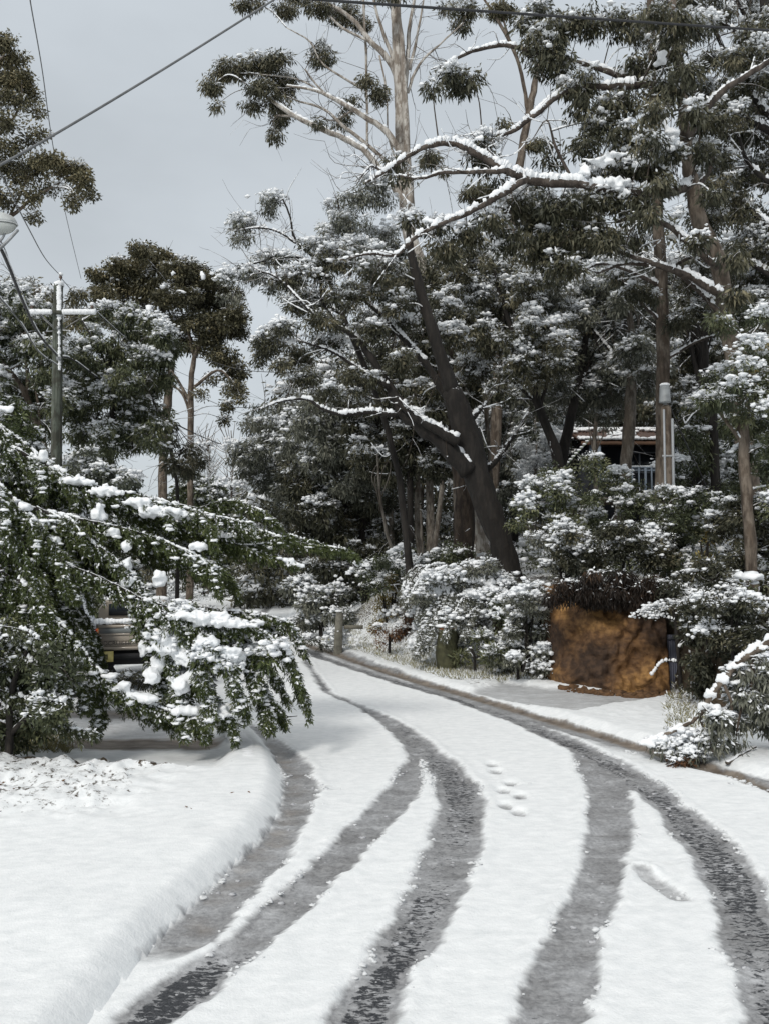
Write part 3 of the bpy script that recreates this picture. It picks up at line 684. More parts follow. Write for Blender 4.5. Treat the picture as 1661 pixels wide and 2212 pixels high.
def subfronds(t, q, n, ln, snow, tint=.5):
    q = np.asarray(q); tg = np.gradient(q, axis=0); tg /= np.linalg.norm(tg, axis=1)[:, None] + 1e-9
    for _ in range(n):
        i = rng.integers(len(q) // 4, len(q)); sd = np.cross(tg[i], [0, 0, 1.0]); sd /= np.linalg.norm(sd) + 1e-6
        L_ = ln * rng.uniform(.5, 1.2); d = tg[i] * rng.uniform(.5, 1.1) + sd * rng.choice([-1, 1]) * rng.uniform(.2, .9); d /= np.linalg.norm(d)
        w = [q[i], q[i] + d * L_ * .45 + [0, 0, -.05 * L_], q[i] + d * L_ * .8 + [0, 0, -.28 * L_], q[i] + d * L_ + [0, 0, -.62 * L_]]
        frond(t, w, .17, snow * rng.uniform(.5, 1.3), gap=.05, droop=.5, lf=.06, tint=tint, ridge=.6, world=True)
def frond(t, pts, Ls=.5, snow=.8, leaf=None, D=None, gap=.085, droop=.55, side=1.0, ridge=1.2, lf=.075, tint=.5, world=False):
    """a feathery bough: a curved stem with side shoots covered in short scale leaves, drooping"""
    d0 = D or t.D
    if world: q = pts; r = np.linspace(.012, .005, len(pts))
    else: q = [P(p[0], p[1], d0 + (p[3] if len(p) > 3 else 0)) for p in pts]; r = [max(p[2], 1) * M(d0) * .75 for p in pts]
    q, r = smoothpath(q, r, .5 if not world else 1, .1); tube(t.limbs, q, r, 6, .1); t.sk.append(q)
    if snow > 0:
        n_ = len(q); i = 0
        while i < n_ - 3:      # broken runs of snow
            j = min(n_, i + int(rng.integers(3, 8)) + 1)
            if rng.random() < .25 + .6 * snow: t.ridge(q[i:j], r[i:j] + .006, ridge * rng.uniform(.6, 1.3))
            i = j
    seg = np.linalg.norm(np.diff(q, axis=0), axis=1); cum = np.concatenate([[0], np.cumsum(seg)]); T = cum[-1]
    n = max(4, int(T / gap)); ts = np.linspace(.02, 1, n) * T
    c = np.stack([np.interp(ts, cum, q[:, i]) for i in range(3)], 1)
    tg = np.gradient(c, axis=0); tg /= np.linalg.norm(tg, axis=1)[:, None]
    sd = np.cross(tg, [0, 0, 1.0]); sd /= np.linalg.norm(sd, axis=1)[:, None] + 1e-6
    c = np.repeat(c, 3, 0); tg = np.repeat(tg, 3, 0); sd = np.repeat(sd, 3, 0); k = len(c)
    sg = np.tile([1, -1, 0], k // 3)[:, None]
    ln = Ls * rng.uniform(.55, 1.15, k) * (1 - .55 * np.repeat(ts / T, 3) ** 2)
    d = sg * sd * side + tg * .75 + rng.normal(0, .22, (k, 3)); d[:, 2] -= droop * rng.uniform(.3, 1.3, k); d /= np.linalg.norm(d, axis=1)[:, None]
    m = 9; s = np.linspace(.05, 1, m)[None, :, None]
    sag = np.zeros((k, m, 3)); sag[..., 2] = -(s[..., 0] ** 2) * ln[:, None] * droop * .7
    pp = c[:, None] + d[:, None] * s * ln[:, None, None] + sag
    t.lastq = q
    for j in range(0, k, 4):
        qq = pp[j][::3]; tube(t.twigs, qq, np.linspace(.007, .003, len(qq)), 3, 0, False)
    lv = t.lv if leaf is None else t.extra.setdefault(leaf, Leaves()); w = 5
    p = np.repeat(pp.reshape(-1, 3), w, 0); dd = np.repeat(np.repeat(d, m, 0), w, 0) + rng.normal(0, .55, (len(p), 3)); dd[:, 2] -= droop * .6
    tt = tint + rng.normal(0, .12, (k, 1)) + rng.normal(0, .13, (k, m * w))
    lv.add(p + rng.normal(0, .012, p.shape), dd, lf * rng.uniform(.6, 1.3, len(p)), lf * .24, tt.ravel())
    if snow > 0:
        keep = rng.random(k * m) < snow * .65; p = pp.reshape(-1, 3)[keep] + np.array([0, 0, .012]); dd = np.repeat(d, m, 0)[keep] + rng.normal(0, .5, (len(p), 3))
        p = np.repeat(p, 2, 0); dd = np.repeat(dd, 2, 0) + rng.normal(0, .3, (len(dd) * 2, 3))
        t.sl.add(p, dd, lf * .8 * rng.uniform(.6, 1.3, len(p)), lf * .36, rng.random(len(p)))
        keep = rng.random(k * m) < snow ** 1.5 * .06; p = pp.reshape(-1, 3)[keep]; r = rng.uniform(.012, .045, len(p))[:, None] * np.array([1.5, 1.4, .6])
        blobs(t.snow, p + np.array([0, 0, .02]), r, 1, .25)
    return t

# ---------- foreground left: fallen-looking cypress boughs over the driveway
t = Tree('cypress_tree', 'snow laden green cypress whose drooping boughs hang over the left driveway and cars', 'tree', 13, 'dark', 'green', base=(-7.6, 13, 0))
t.br([(-160, 1640, 30), (-150, 1200, 26), (-140, 900, 18), (-135, 600, 8)], ground=True)
boughs = [
    ([(-140, 960, 9), (-20, 950, 7), (90, 1000, 6), (190, 1045, 5), (320, 1075, 4), (440, 1110, 3), (540, 1130, 2)], .62, .7, 0.0),
    ([(-140, 1000, 9), (0, 1040, 7), (120, 1060, 6), (260, 1090, 5), (400, 1130, 4), (540, 1160, 3), (650, 1190, 2), (750, 1205, 1)], .38, .25, .6),
    ([(-140, 1040, 8), (40, 1090, 7), (160, 1120, 6), (300, 1150, 4), (400, 1190, 3), (470, 1225, 2)], .5, .45, -.4),
    ([(-140, 900, 8), (-40, 900, 7), (40, 950, 5), (110, 1010, 4)], .5, .6, .2),
    ([(-140, 1000, 8), (-40, 1020, 7), (40, 1090, 6), (100, 1150, 4), (150, 1210, 3)], .5, .6, -.6),
    ([(-140, 1080, 8), (-20, 1100, 6), (50, 1170, 5), (90, 1250, 4), (110, 1330, 3)], .5, .45, -.8),
    ([(80, 1095, 5), (180, 1160, 5), (240, 1200, 4), (295, 1250, 4), (330, 1310, 3), (345, 1380, 2)], .36, .75, -.5),
    ([(300, 1290, 4), (380, 1320, 4), (450, 1370, 4), (500, 1440, 3), (522, 1510, 1)], .38, 1, -.9),
    ([(330, 1300, 4), (440, 1325, 4), (530, 1380, 3), (580, 1440, 2), (620, 1500, 1)], .38, .8, -.3),
    ([(350, 1320, 4), (400, 1360, 4), (430, 1430, 3), (448, 1480, 2), (455, 1520, 1)], .36, 1, -1.0),
    ([(440, 1325, 4), (540, 1335, 3), (600, 1370, 3), (635, 1430, 2), (650, 1495, 1)], .45, .7, -.1),
    ([(300, 1280, 4), (330, 1340, 4), (370, 1420, 3), (385, 1470, 2), (400, 1515, 1)], .34, 1, -.8),
    ([(-40, 1240, 5), (60, 1270, 5), (140, 1310, 4), (165, 1355, 3), (185, 1400, 2), (200, 1450, 1)], .22, .55, -.4),
    ([(-40, 1215, 5), (60, 1245, 4), (120, 1275, 4), (160, 1310, 3), (175, 1335, 1)], .25, .4, .1),
    ([(380, 1325, 4), (470, 1350, 4), (540, 1420, 3), (560, 1475, 2), (578, 1520, 1)], .38, .9, -.6),
    ([(260, 1090, 4), (330, 1130, 4), (420, 1170, 3), (500, 1190, 3), (570, 1215, 2), (630, 1232, 1)], .36, .3, .2),
    ([(300, 1080, 4), (420, 1115, 4), (520, 1150, 3), (600, 1170, 2), (690, 1192, 2), (765, 1215, 1)], .4, .15, 1.0),
    ([(120, 1210, 4), (220, 1250, 5), (300, 1290, 5), (370, 1330, 4), (450, 1335, 4), (540, 1350, 3), (610, 1400, 3), (650, 1470, 2), (668, 1530, 1)], .42, .55, -.7),
    ([(300, 1290, 4), (360, 1320, 4), (430, 1340, 4), (500, 1400, 3), (560, 1470, 2), (598, 1525, 1)], .36, .85, -.5),
    ([(300, 1290, 4), (350, 1340, 4), (400, 1400, 3), (440, 1460, 3), (465, 1505, 2), (485, 1530, 1)], .34, 1, -.8),
    ([(290, 1270, 4), (310, 1330, 4), (325, 1390, 3), (345, 1440, 2), (350, 1490, 1)], .36, .95, -.6),
    ([(330, 1320, 4), (410, 1310, 4), (490, 1320, 4), (570, 1330, 3), (630, 1350, 2), (655, 1400, 1)], .4, .7, -.2),
    ([(40, 1250, 5), (105, 1320, 5), (165, 1385, 4), (215, 1450, 4), (290, 1500, 3), (360, 1535, 3), (430, 1550, 2)], .3, .8, -.9),
    ([(-30, 1200, 6), (30, 1260, 5), (80, 1320, 4), (150, 1350, 3)], .35, .4, -.4),
    ([(-60, 1180, 5), (20, 1200, 5), (120, 1210, 4), (220, 1225, 3), (270, 1250, 2)], .5, .35, .3),
    ([(-140, 1130, 5), (-30, 1140, 5), (90, 1170, 4), (190, 1190, 3), (260, 1210, 2)], .5, .4, .5),
    ([(400, 1180, 3), (470, 1195, 3), (560, 1195, 2), (620, 1180, 1)], .45, .2, .3),
    ([(420, 1120, 3), (490, 1100, 3), (560, 1120, 2), (600, 1150, 1)], .45, .35, .9),
]
for pts, Ls, sn, dd in boughs:
    if pts[-1][0] > 560 and pts[-1][1] < 1260: pts = [(u_, v_ - (18 if u_ > 380 else 0), w_) for u_, v_, w_ in pts]; Ls *= .8
    frond(t, [(p[0], p[1], p[2], dd) for p in pts], Ls * .8, min(1, sn * 1.1), tint=.5 if sn < .4 else .42, gap=.07, ridge=.8); (subfronds(t, t.lastq, 11 if pts[0][0] < 0 else 5, .6 if pts[0][0] < 0 else .32, sn) if pts[-1][0] < 600 else None)
    if pts[0][0] < 300 and pts[-1][0] < 600: frond(t, [(p[0] + 12, p[1] + 26, p[2], dd + .5) for p in pts], Ls * 1.0, sn * .7, tint=.5, gap=.07, ridge=.5)
PS = .8
for (u, v, a, b, n, dd) in [(160, 1040, 50, 11, 26, -.1), (230, 1062, 45, 15, 26, -.2), (215, 1110, 16, 30, 14, -.3), (300, 1085, 40, 14, 20, -.2), (345, 1105, 55, 18, 34, -.2), (400, 1115, 45, 13, 22, -.1), (245, 1150, 20, 14, 10, -.5), (275, 1180, 12, 20, 10, -.5), (274, 1220, 12, 22, 10, -.5), (430, 1180, 25, 12, 12, -.4), (490, 1155, 24, 8, 10, 0), (618, 1210, 22, 8, 9, .2), (640, 1222, 22, 8, 8, .2), (15, 885, 18, 10, 8, 0), (20, 1080, 22, 9, 10, -.2), (55, 1095, 20, 12, 12, -.6), (85, 1130, 22, 12, 12, -.6), (115, 1165, 20, 12, 10, -.6), (25, 1160, 22, 22, 14, -.3), (95, 985, 10, 24, 9, 0), (5, 960, 14, 10, 8, 0), (5, 1000, 12, 10, 6, 0), (290, 1300, 12, 30, 12, -.6), (275, 1260, 14, 20, 10, -.6), (380, 1330, 45, 18, 26, -.8), (355, 1370, 30, 28, 26, -.8), (420, 1350, 34, 22, 24, -.8), (345, 1430, 18, 24, 14, -.8), (395, 1410, 26, 26, 20, -.9), (470, 1330, 34, 12, 16, -.7), (430, 1460, 24, 26, 18, -.9), (310, 1400, 12, 26, 10, -.8), (550, 1345, 28, 9, 10, -.5), (270, 1480, 18, 10, 9, -1), (320, 1510, 28, 10, 12, -1), (480, 1530, 34, 16, 18, -.8), (345, 1250, 16, 30, 14, -.6), (400, 1540, 34, 8, 12, -1), (515, 1420, 16, 22, 10, -.8)]:
    t.pile(u, v, a * .95, b * .7, int(n * 2.4), dd, .3 if b > 12 else .45)
for poly, n, sn in [([(0, 1180), (260, 1190), (290, 1225), (120, 1255), (0, 1310)], 10, .3), ([(0, 1010), (130, 1050), (120, 1150), (0, 1180)], 6, .4), ([(0, 1300), (70, 1300), (60, 1400), (0, 1400)], 4, .3), ([(300, 1110), (540, 1150), (560, 1180), (420, 1235), (330, 1220)], 8, .2)]:
    t.fill(poly, n, (34, 50), (.2, 1.2), snow=sn, n=80, L=.085, droop=.4, wr=.25)
t.fill([(300, 1310), (480, 1322), (590, 1360), (610, 1410), (530, 1430), (470, 1480), (410, 1500), (340, 1460)], 14, (24, 36), (-1.0, -.3), snow=1, n=70, L=.085, droop=.7, wr=.25)
for (u, v, a, b, n) in [(400, 1330, 60, 16, 30), (470, 1345, 50, 14, 24), (360, 1390, 26, 40, 30), (410, 1420, 26, 30, 26), (440, 1390, 30, 26, 26), (330, 1460, 16, 24, 14), (390, 1480, 22, 26, 20), (520, 1350, 34, 10, 14), (500, 1410, 18, 22, 14), (240, 1460, 18, 8, 8), (300, 1500, 34, 8, 14), (400, 1530, 40, 9, 16), (480, 1545, 30, 7, 12)]: t.pile(u, v, a * 1.15, b * .75, int(n * 2.4), -.95, .2)
t.done()

# ---------- dark bush bottom-left
t = Tree('shrub', 'dark dense shrub at the left edge, its lower branches dusted with snow', 'shrub', 11.6, 'dark', 'bush')
t.br([(20, 1590, 8), (30, 1480, 6), (60, 1400, 4)], ground=True, snow=0)
t.br([(20, 1590, 6), (80, 1520, 5), (120, 1440, 3)], snow=.5)
t.fill([(-60, 1350), (60, 1345), (120, 1420), (130, 1500), (110, 1560), (-60, 1600)], 14, (40, 60), (-.4, .6), snow=.16, n=70, L=.08, droop=.5, wr=.3, dens=1.3, tint=.35)
for pts in [[(-20, 1350, 3), (60, 1365, 3), (110, 1410, 2), (140, 1470, 2), (150, 1520, 1)], [(-20, 1400, 3), (60, 1420, 2), (120, 1490, 2), (140, 1560, 1)], [(0, 1490, 3), (80, 1520, 2), (150, 1570, 2), (200, 1580, 1)]]:
    frond(t, pts, .25, .6, gap=.06, lf=.07, tint=.4)
t.done()

# ---------- top left gum (trunk out of frame)
t = Tree('gum_tree', 'tall olive gum at the upper left edge, rising behind the street lamp', 'tree', 24, 'tan', 'olive', base=(-13.2, 24, 0))
t.br([(-230, 1300, 22), (-210, 800, 18), (-190, 500, 14), (-160, 300, 10), (-120, 100, 6)], ground=True, snow=0)
t.br([(-200, 600, 8), (-90, 520, 6), (20, 470, 4), (70, 430, 3), (130, 395, 2)], snow=0)
t.br([(-190, 480, 8), (-80, 350, 5), (10, 280, 3), (50, 220, 2)], snow=0)
t.br([(-160, 300, 6), (-60, 180, 4), (10, 120, 2)], snow=0)
t.br([(20, 470, 3), (45, 420, 2), (60, 380, 2)], snow=0)
for (u, v, a, b, dn, ti) in [(10, 90, 40, 25, 1.4, .55), (25, 130, 42, 28, 1.2, .6), (0, 170, 60, 30, 1.2, .6), (50, 175, 42, 28, 1.5, .62), (60, 205, 35, 22, 1.2, .5), (20, 215, 40, 30, .8, .4), (80, 240, 20, 12, .7, .4), (30, 265, 60, 26, .6, .4), (60, 300, 40, 18, .6, .4), (10, 315, 50, 30, .7, .4), (90, 290, 18, 14, .6, .4), (110, 345, 55, 22, 1.5, .65), (150, 365, 48, 24, 1.6, .68), (180, 390, 30, 28, 1.4, .6), (195, 420, 14, 16, .9, .5), (80, 375, 50, 26, 1.0, .5), (20, 370, 60, 36, .8, .4), (60, 420, 42, 26, .7, .4), (100, 410, 30, 20, .7, .42), (10, 430, 30, 24, .8, .4), (-60, 250, 70, 160, .8, .5), (-60, 420, 60, 60, .8, .5), (155, 440, 10, 6, .5, .4), (75, 470, 10, 8, .5, .4), (165, 425, 12, 6, .5, .4)]:
    t.clump(u, v, a, b, rng.uniform(-.8, .8), snow=.06 if v > 230 and v < 380 else .02, dens=dn, tint=ti, n=60, L=.11, droop=.3, wr=.34, rt=.26)
t.done()

# ---------- big dark leaning tree
t = Tree('leaning_tree', 'big dark rough-barked tree leaning left from the snowy bank above the road', 'tree', 25, 'dark', 'dark')
t.br([(1112, 1275, 24), (1085, 1185, 25), (1055, 1105, 27), (1030, 1025, 28), (1010, 950, 29), (992, 890, 27), (975, 845, 22)], ground=True, seg=14, snow=.2, jit=.02)
t.br([(978, 855, 19), (952, 770, 14), (926, 690, 12), (902, 610, 11), (890, 560, 9), (884, 515, 7), (880, 470, 4)], snow=.5, seg=10, jit=.04)
t.br([(1012, 1020, 20), (955, 955, 19), (895, 908, 18), (858, 870, 14), (838, 830, 9), (800, 770, 8), (760, 722, 6), (705, 700, 4), (660, 690, 2)], D=24.7, snow=.8, seg=10)
t.br([(988, 955, 12), (940, 928, 10), (902, 905, 8), (872, 882, 6), (858, 858, 4)], D=24.4, snow=.9)
t.br([(855, 897, 6), (800, 890, 5), (740, 895, 4), (700, 884, 4), (662, 862, 3), (605, 868, 2), (560, 885, 1)], D=24.2, snow=1.3)
t.br([(968, 860, 11), (930, 800, 8), (880, 742, 7), (832, 690, 6), (795, 655, 4), (770, 640, 2)], D=25.6, snow=1)
t.br([(1018, 905, 7), (1040, 882, 4), (1052, 868, 2)], snow=1.2)
t.br([(840, 835, 6), (780, 800, 4), (720, 760, 3), (660, 740, 2)], D=24.5, snow=1)
t.br([(700, 700, 3), (650, 650, 3), (600, 600, 2), (560, 585, 2)], D=24, snow=1)
t.br([(760, 720, 4), (700, 660, 3), (690, 600, 3), (640, 560, 2)], D=25, snow=1)
t.br([(1030, 1040, 8), (1075, 990, 6), (1110, 940, 4)], D=25.6, snow=.8)
for (u, v, a, b, s_, dn) in [(730, 560, 62, 42, .55, 1.3), (690, 590, 45, 30, .5, 1), (640, 600, 55, 28, .7, 1), (660, 650, 66, 36, .6, 1.2), (760, 640, 66, 42, .3, 1.3), (590, 735, 55, 34, .55, 1.2), (620, 710, 36, 22, .95, 1), (640, 770, 50, 36, .2, 1.4), (560, 765, 30, 30, .2, 1), (700, 740, 50, 30, .4, 1), (820, 590, 60, 40, .45, 1.1), (855, 660, 42, 30, .5, .9), (860, 700, 45, 26, .75, 1), (650, 815, 46, 28, .3, 1), (780, 820, 60, 36, .3, 1), (870, 780, 46, 34, .15, 1.2), (720, 850, 55, 26, .4, .8), (610, 790, 30, 22, .3, .8), (700, 690, 50, 30, .25, 1.2), (800, 720, 46, 30, .3, 1), (800, 880, 40, 24, .3, .8)]:
    t.clump(u, v, a, b, rng.uniform(-1.3, 1.3), snow=s_, dens=dn, tint=.45, L=.14, n=50)
t.wisps(90, 1.1, .009, 2, .7)
t.done()

# ---------- limb-bearing stringy tree just behind: arching foliage sprays at left of it
t = Tree('wattle_tree', 'slender tree with wispy snow-tipped sprays arching left across the sky gap', 'tree', 27, 'dark', 'grey')
t.br([(880, 1180, 8), (850, 980, 7), (800, 820, 6), (740, 680, 6), (700, 580, 5), (640, 520, 3), (628, 470, 2), (612, 430, 2)], ground=True, snow=.8)
t.br([(700, 580, 4), (640, 555, 3), (590, 560, 2), (530, 575, 2), (480, 590, 1)], snow=1)
t.br([(640, 525, 3), (600, 500, 2), (560, 492, 2), (530, 495, 1)], snow=1)
t.br([(740, 680, 4), (640, 620, 3), (570, 600, 2), (500, 590, 1)], snow=1)
t.br([(740, 690, 5), (760, 560, 4), (740, 480, 3), (730, 430, 2)], snow=1)
for (u, v, a, b, s_, dn) in [(590, 437, 32, 26, .8, 1), (585, 460, 26, 16, .1, 1), (525, 490, 34, 26, .9, 1), (530, 515, 34, 16, .15, 1), (800, 400, 60, 16, .9, 1), (780, 435, 56, 26, .25, 1.3), (830, 430, 40, 26, .4, 1), (760, 480, 60, 28, .5, .9), (720, 500, 50, 24, .5, .8), (600, 560, 60, 20, .9, 1), (540, 595, 60, 22, .9, 1), (490, 600, 36, 18, .8, .9), (600, 625, 40, 18, .4, .8), (700, 530, 60, 20, .8, 1), (770, 530, 50, 18, .85, 1), (820, 510, 50, 30, .6, .9), (800, 550, 46, 24, .6, .9), (500, 650, 30, 24, .2, .8), (720, 450, 30, 18, .3, .7)]:
    t.clump(u, v, a, b, rng.uniform(-1, 1), snow=s_, dens=dn, tint=.5, L=.13, n=46)
t.wisps(90, 1.0, .007, 0, .6)
t.done()

# ---------- tall pale gum
t = Tree('pale_gum_tree', 'tall pale smooth-barked gum with open crown, standing behind the leaning dark tree', 'tree', 34, 'pale', 'dark')
t.br([(1040, 1180, 15), (1010, 950, 14), (978, 770, 13), (945, 660, 13), (915, 585, 13), (888, 520, 15), (880, 455, 17), (874, 400, 17), (868, 300, 15), (865, 200, 14), (860, 130, 12), (855, 60, 10), (852, 0, 9), (848, -90, 6)], ground=True, snow=0, seg=12, jit=.02)
t.br([(885, 460, 9), (880, 330, 8), (873, 200, 7), (870, 120, 6), (862, 40, 5), (860, -40, 4)], D=33.7, snow=0)
t.br([(872, 200, 7), (880, 130, 5), (884, 60, 4), (900, -30, 3)], snow=0)
t.br([(868, 190, 7), (840, 130, 7), (800, 90, 6), (760, 40, 5), (700, 5, 4), (640, -10, 3)], snow=.3)
t.br([(866, 170, 5), (835, 90, 4), (812, 20, 3), (800, -40, 2)], snow=0)
t.br([(870, 340, 7), (835, 285, 7), (785, 250, 6), (735, 220, 5), (680, 195, 3), (620, 185, 2)], D=33.2, snow=.9)
t.br([(884, 450, 7), (806, 345, 7), (760, 307, 6), (700, 280, 6), (640, 252, 5), (590, 218, 4), (545, 190, 2)], D=33, snow=.9)
t.br([(868, 375, 5), (800, 318, 4), (745, 275, 4), (700, 235, 3), (650, 220, 2), (610, 205, 1)], D=33.6, snow=.5)
t.br([(785, 0, 3), (792, 150, 3), (794, 330, 3)], D=34.5, snow=0)
t.br([(880, 200, 4), (905, 140, 3), (950, 95, 2), (1000, 50, 2)], snow=0)
t.br([(884, 150, 4), (900, 80, 3), (915, 0, 2), (925, -30, 2)], snow=0)
t.br([(800, 90, 3), (740, 60, 3), (690, 10, 2)], snow=0); t.br([(780, 190, 3), (700, 140, 2), (670, 90, 2), (620, 60, 1)], snow=0)
t.br([(735, 220, 3), (690, 190, 2), (660, 150, 2)], snow=0); t.br([(640, 252, 3), (600, 250, 2), (590, 265, 1)], snow=0)
t.br([(700, 200, 2), (640, 170, 2), (560, 160, 1)], snow=0); t.br([(760, 240, 2), (720, 260, 2), (690, 250, 1)], snow=0)
t.br([(875, 390, 4), (840, 300, 2), (835, 200, 2), (820, 120, 2)], D=33.5, snow=0)
for (u, v, a, b, s_, dn) in [(480, 155, 42, 26, .08, 1.3), (455, 190, 24, 30, .03, 1.2), (520, 145, 40, 24, .15, 1.2), (470, 225, 12, 16, .02, .8), (570, 140, 50, 26, .4, 1.3), (600, 130, 34, 22, .1, 1), (560, 190, 36, 30, .12, 1), (545, 225, 26, 20, .04, 1), (620, 180, 44, 30, .2, 1.2), (600, 215, 30, 26, .12, 1), (605, 255, 28, 30, .1, 1.3), (595, 290, 20, 22, .04, 1), (700, 125, 34, 26, .12, 1), (690, 110, 22, 16, .05, 1), (740, 30, 50, 26, .1, 1.2), (690, 15, 50, 22, .15, 1), (620, 20, 40, 22, .1, 1), (540, 5, 40, 20, .1, 1), (640, -5, 40, 18, .1, 1), (795, 175, 28, 18, .05, 1), (820, 200, 26, 28, .05, 1.1), (760, 225, 24, 20, .04, 1), (745, 250, 16, 16, .04, 1), (690, 265, 14, 12, .03, .8), (735, 268, 22, 16, .05, .9), (780, 45, 30, 20, .05, .9), (1000, 20, 46, 26, .2, .9), (990, 60, 30, 24, .1, .7), (960, 15, 30, 18, .1, .8), (840, -10, 60, 16, .05, .8)]:
    t.clump(u, v, a, b, rng.uniform(-1.5, 1.5), snow=s_, dens=dn, tint=.6, L=.2, n=46, rt=.32)
t.wisps(110, 1.4, .009, 2, .1)
t.done()

# ---------- thin gum beyond
t = Tree('slim_gum_tree', 'thin two-stemmed brown gum between the pale gum and the dense right-hand trees', 'tree', 40, 'tan', 'olive')
t.br([(1060, 1150, 13), (1080, 700, 12), (1110, 420, 10), (1128, 320, 9), (1145, 230, 8), (1155, 170, 7), (1165, 90, 5), (1175, 0, 4), (1185, -60, 3)], ground=True, snow=0)
t.br([(1142, 250, 5), (1125, 160, 4), (1100, 90, 4), (1060, 20, 3), (1030, -20, 2)], snow=0)
t.br([(1155, 180, 4), (1180, 110, 3), (1230, 60, 2)], snow=0); t.br([(1100, 90, 3), (1085, 30, 2), (1090, -20, 2)], snow=0)
for (u, v, a, b) in [(1085, 268, 18, 12), (930, 345, 28, 16), (960, 370, 16, 10), (1080, 20, 46, 24), (1130, 40, 30, 20), (1160, 310, 30, 20), (1040, 420, 60, 26)]:
    t.clump(u, v, a, b, snow=.1, dens=1.2, tint=.5, L=.2, rt=.3)
t.done()

# ---------- two right-hand gums and their long snowy limbs
t = Tree('forked_gum_tree', 'grey-brown gum at the right whose long snow-covered limbs reach left over the road', 'tree', 21, 'tan', 'dark'); t.limbbark = 'limb'
t.br([(1640, 1200, 22), (1620, 1050, 20), (1600, 900, 19), (1572, 700, 19), (1548, 560, 18), (1510, 480, 17), (1495, 400, 15), (1482, 330, 13), (1472, 200, 11), (1455, 60, 9), (1450, -60, 7)], ground=True, snow=0, seg=12, jit=.03)
t.br([(1512, 482, 8), (1490, 430, 6), (1525, 380, 5), (1540, 345, 4), (1530, 320, 3)], snow=.6)
t.br([(1484, 300, 8), (1540, 215, 8), (1600, 170, 7), (1680, 120, 6)], D=20.4, snow=.8)
t.br([(1490, 400, 9), (1440, 415, 10), (1340, 412, 10), (1240, 397, 10), (1180, 394, 10), (1130, 385, 9), (1080, 362, 8), (1030, 333, 8), (985, 312, 7), (935, 312, 6), (880, 338, 5), (830, 372, 4), (790, 395, 2)], D=20, snow=1.35, seg=10)
t.br([(1135, 388, 8), (1072, 425, 7), (1012, 460, 6), (972, 475, 5), (900, 510, 5), (855, 550, 4), (800, 548, 3), (735, 562, 2)], D=19.8, snow=1.3)
t.br([(1090, 368, 6), (1030, 372, 5), (960, 372, 4), (905, 386, 3), (860, 378, 2)], D=19.9, snow=1)
t.br([(1472, 190, 9), (1400, 182, 8), (1330, 188, 8), (1262, 188, 7), (1210, 205, 7), (1152, 250, 6), (1110, 282, 5), (1078, 292, 4), (1030, 300, 3), (1005, 310, 2)], D=20.5, snow=1.3)
t.br([(1460, 100, 8), (1370, 165, 7), (1300, 150, 6), (1230, 130, 5), (1150, 112, 5), (1090, 98, 5), (1040, 105, 4), (1000, 118, 4), (960, 140, 2), (930, 150, 1)], D=20.8, snow=1.1)
t.br([(1560, 640, 9), (1480, 592, 7), (1410, 570, 6), (1330, 540, 5), (1285, 532, 3)], D=20.6, snow=1.2)
t.br([(1550, 580, 8), (1470, 510, 7), (1430, 482, 6), (1365, 470, 5), (1330, 480, 3)], D=20.3, snow=1.1)
t.br([(1575, 700, 7), (1500, 620, 5), (1440, 580, 5), (1350, 570, 4), (1290, 590, 3)], D=20.9, snow=1.2)
t.br([(1100, 370, 3), (1060, 330, 2), (1020, 290, 1)], D=20, snow=.6); t.br([(1240, 395, 4), (1200, 320, 3), (1180, 260, 2), (1150, 300, 1)], D=20.4, snow=.6)
t.br([(830, 372, 3), (800, 360, 2), (770, 400, 1)], D=20, snow=1)
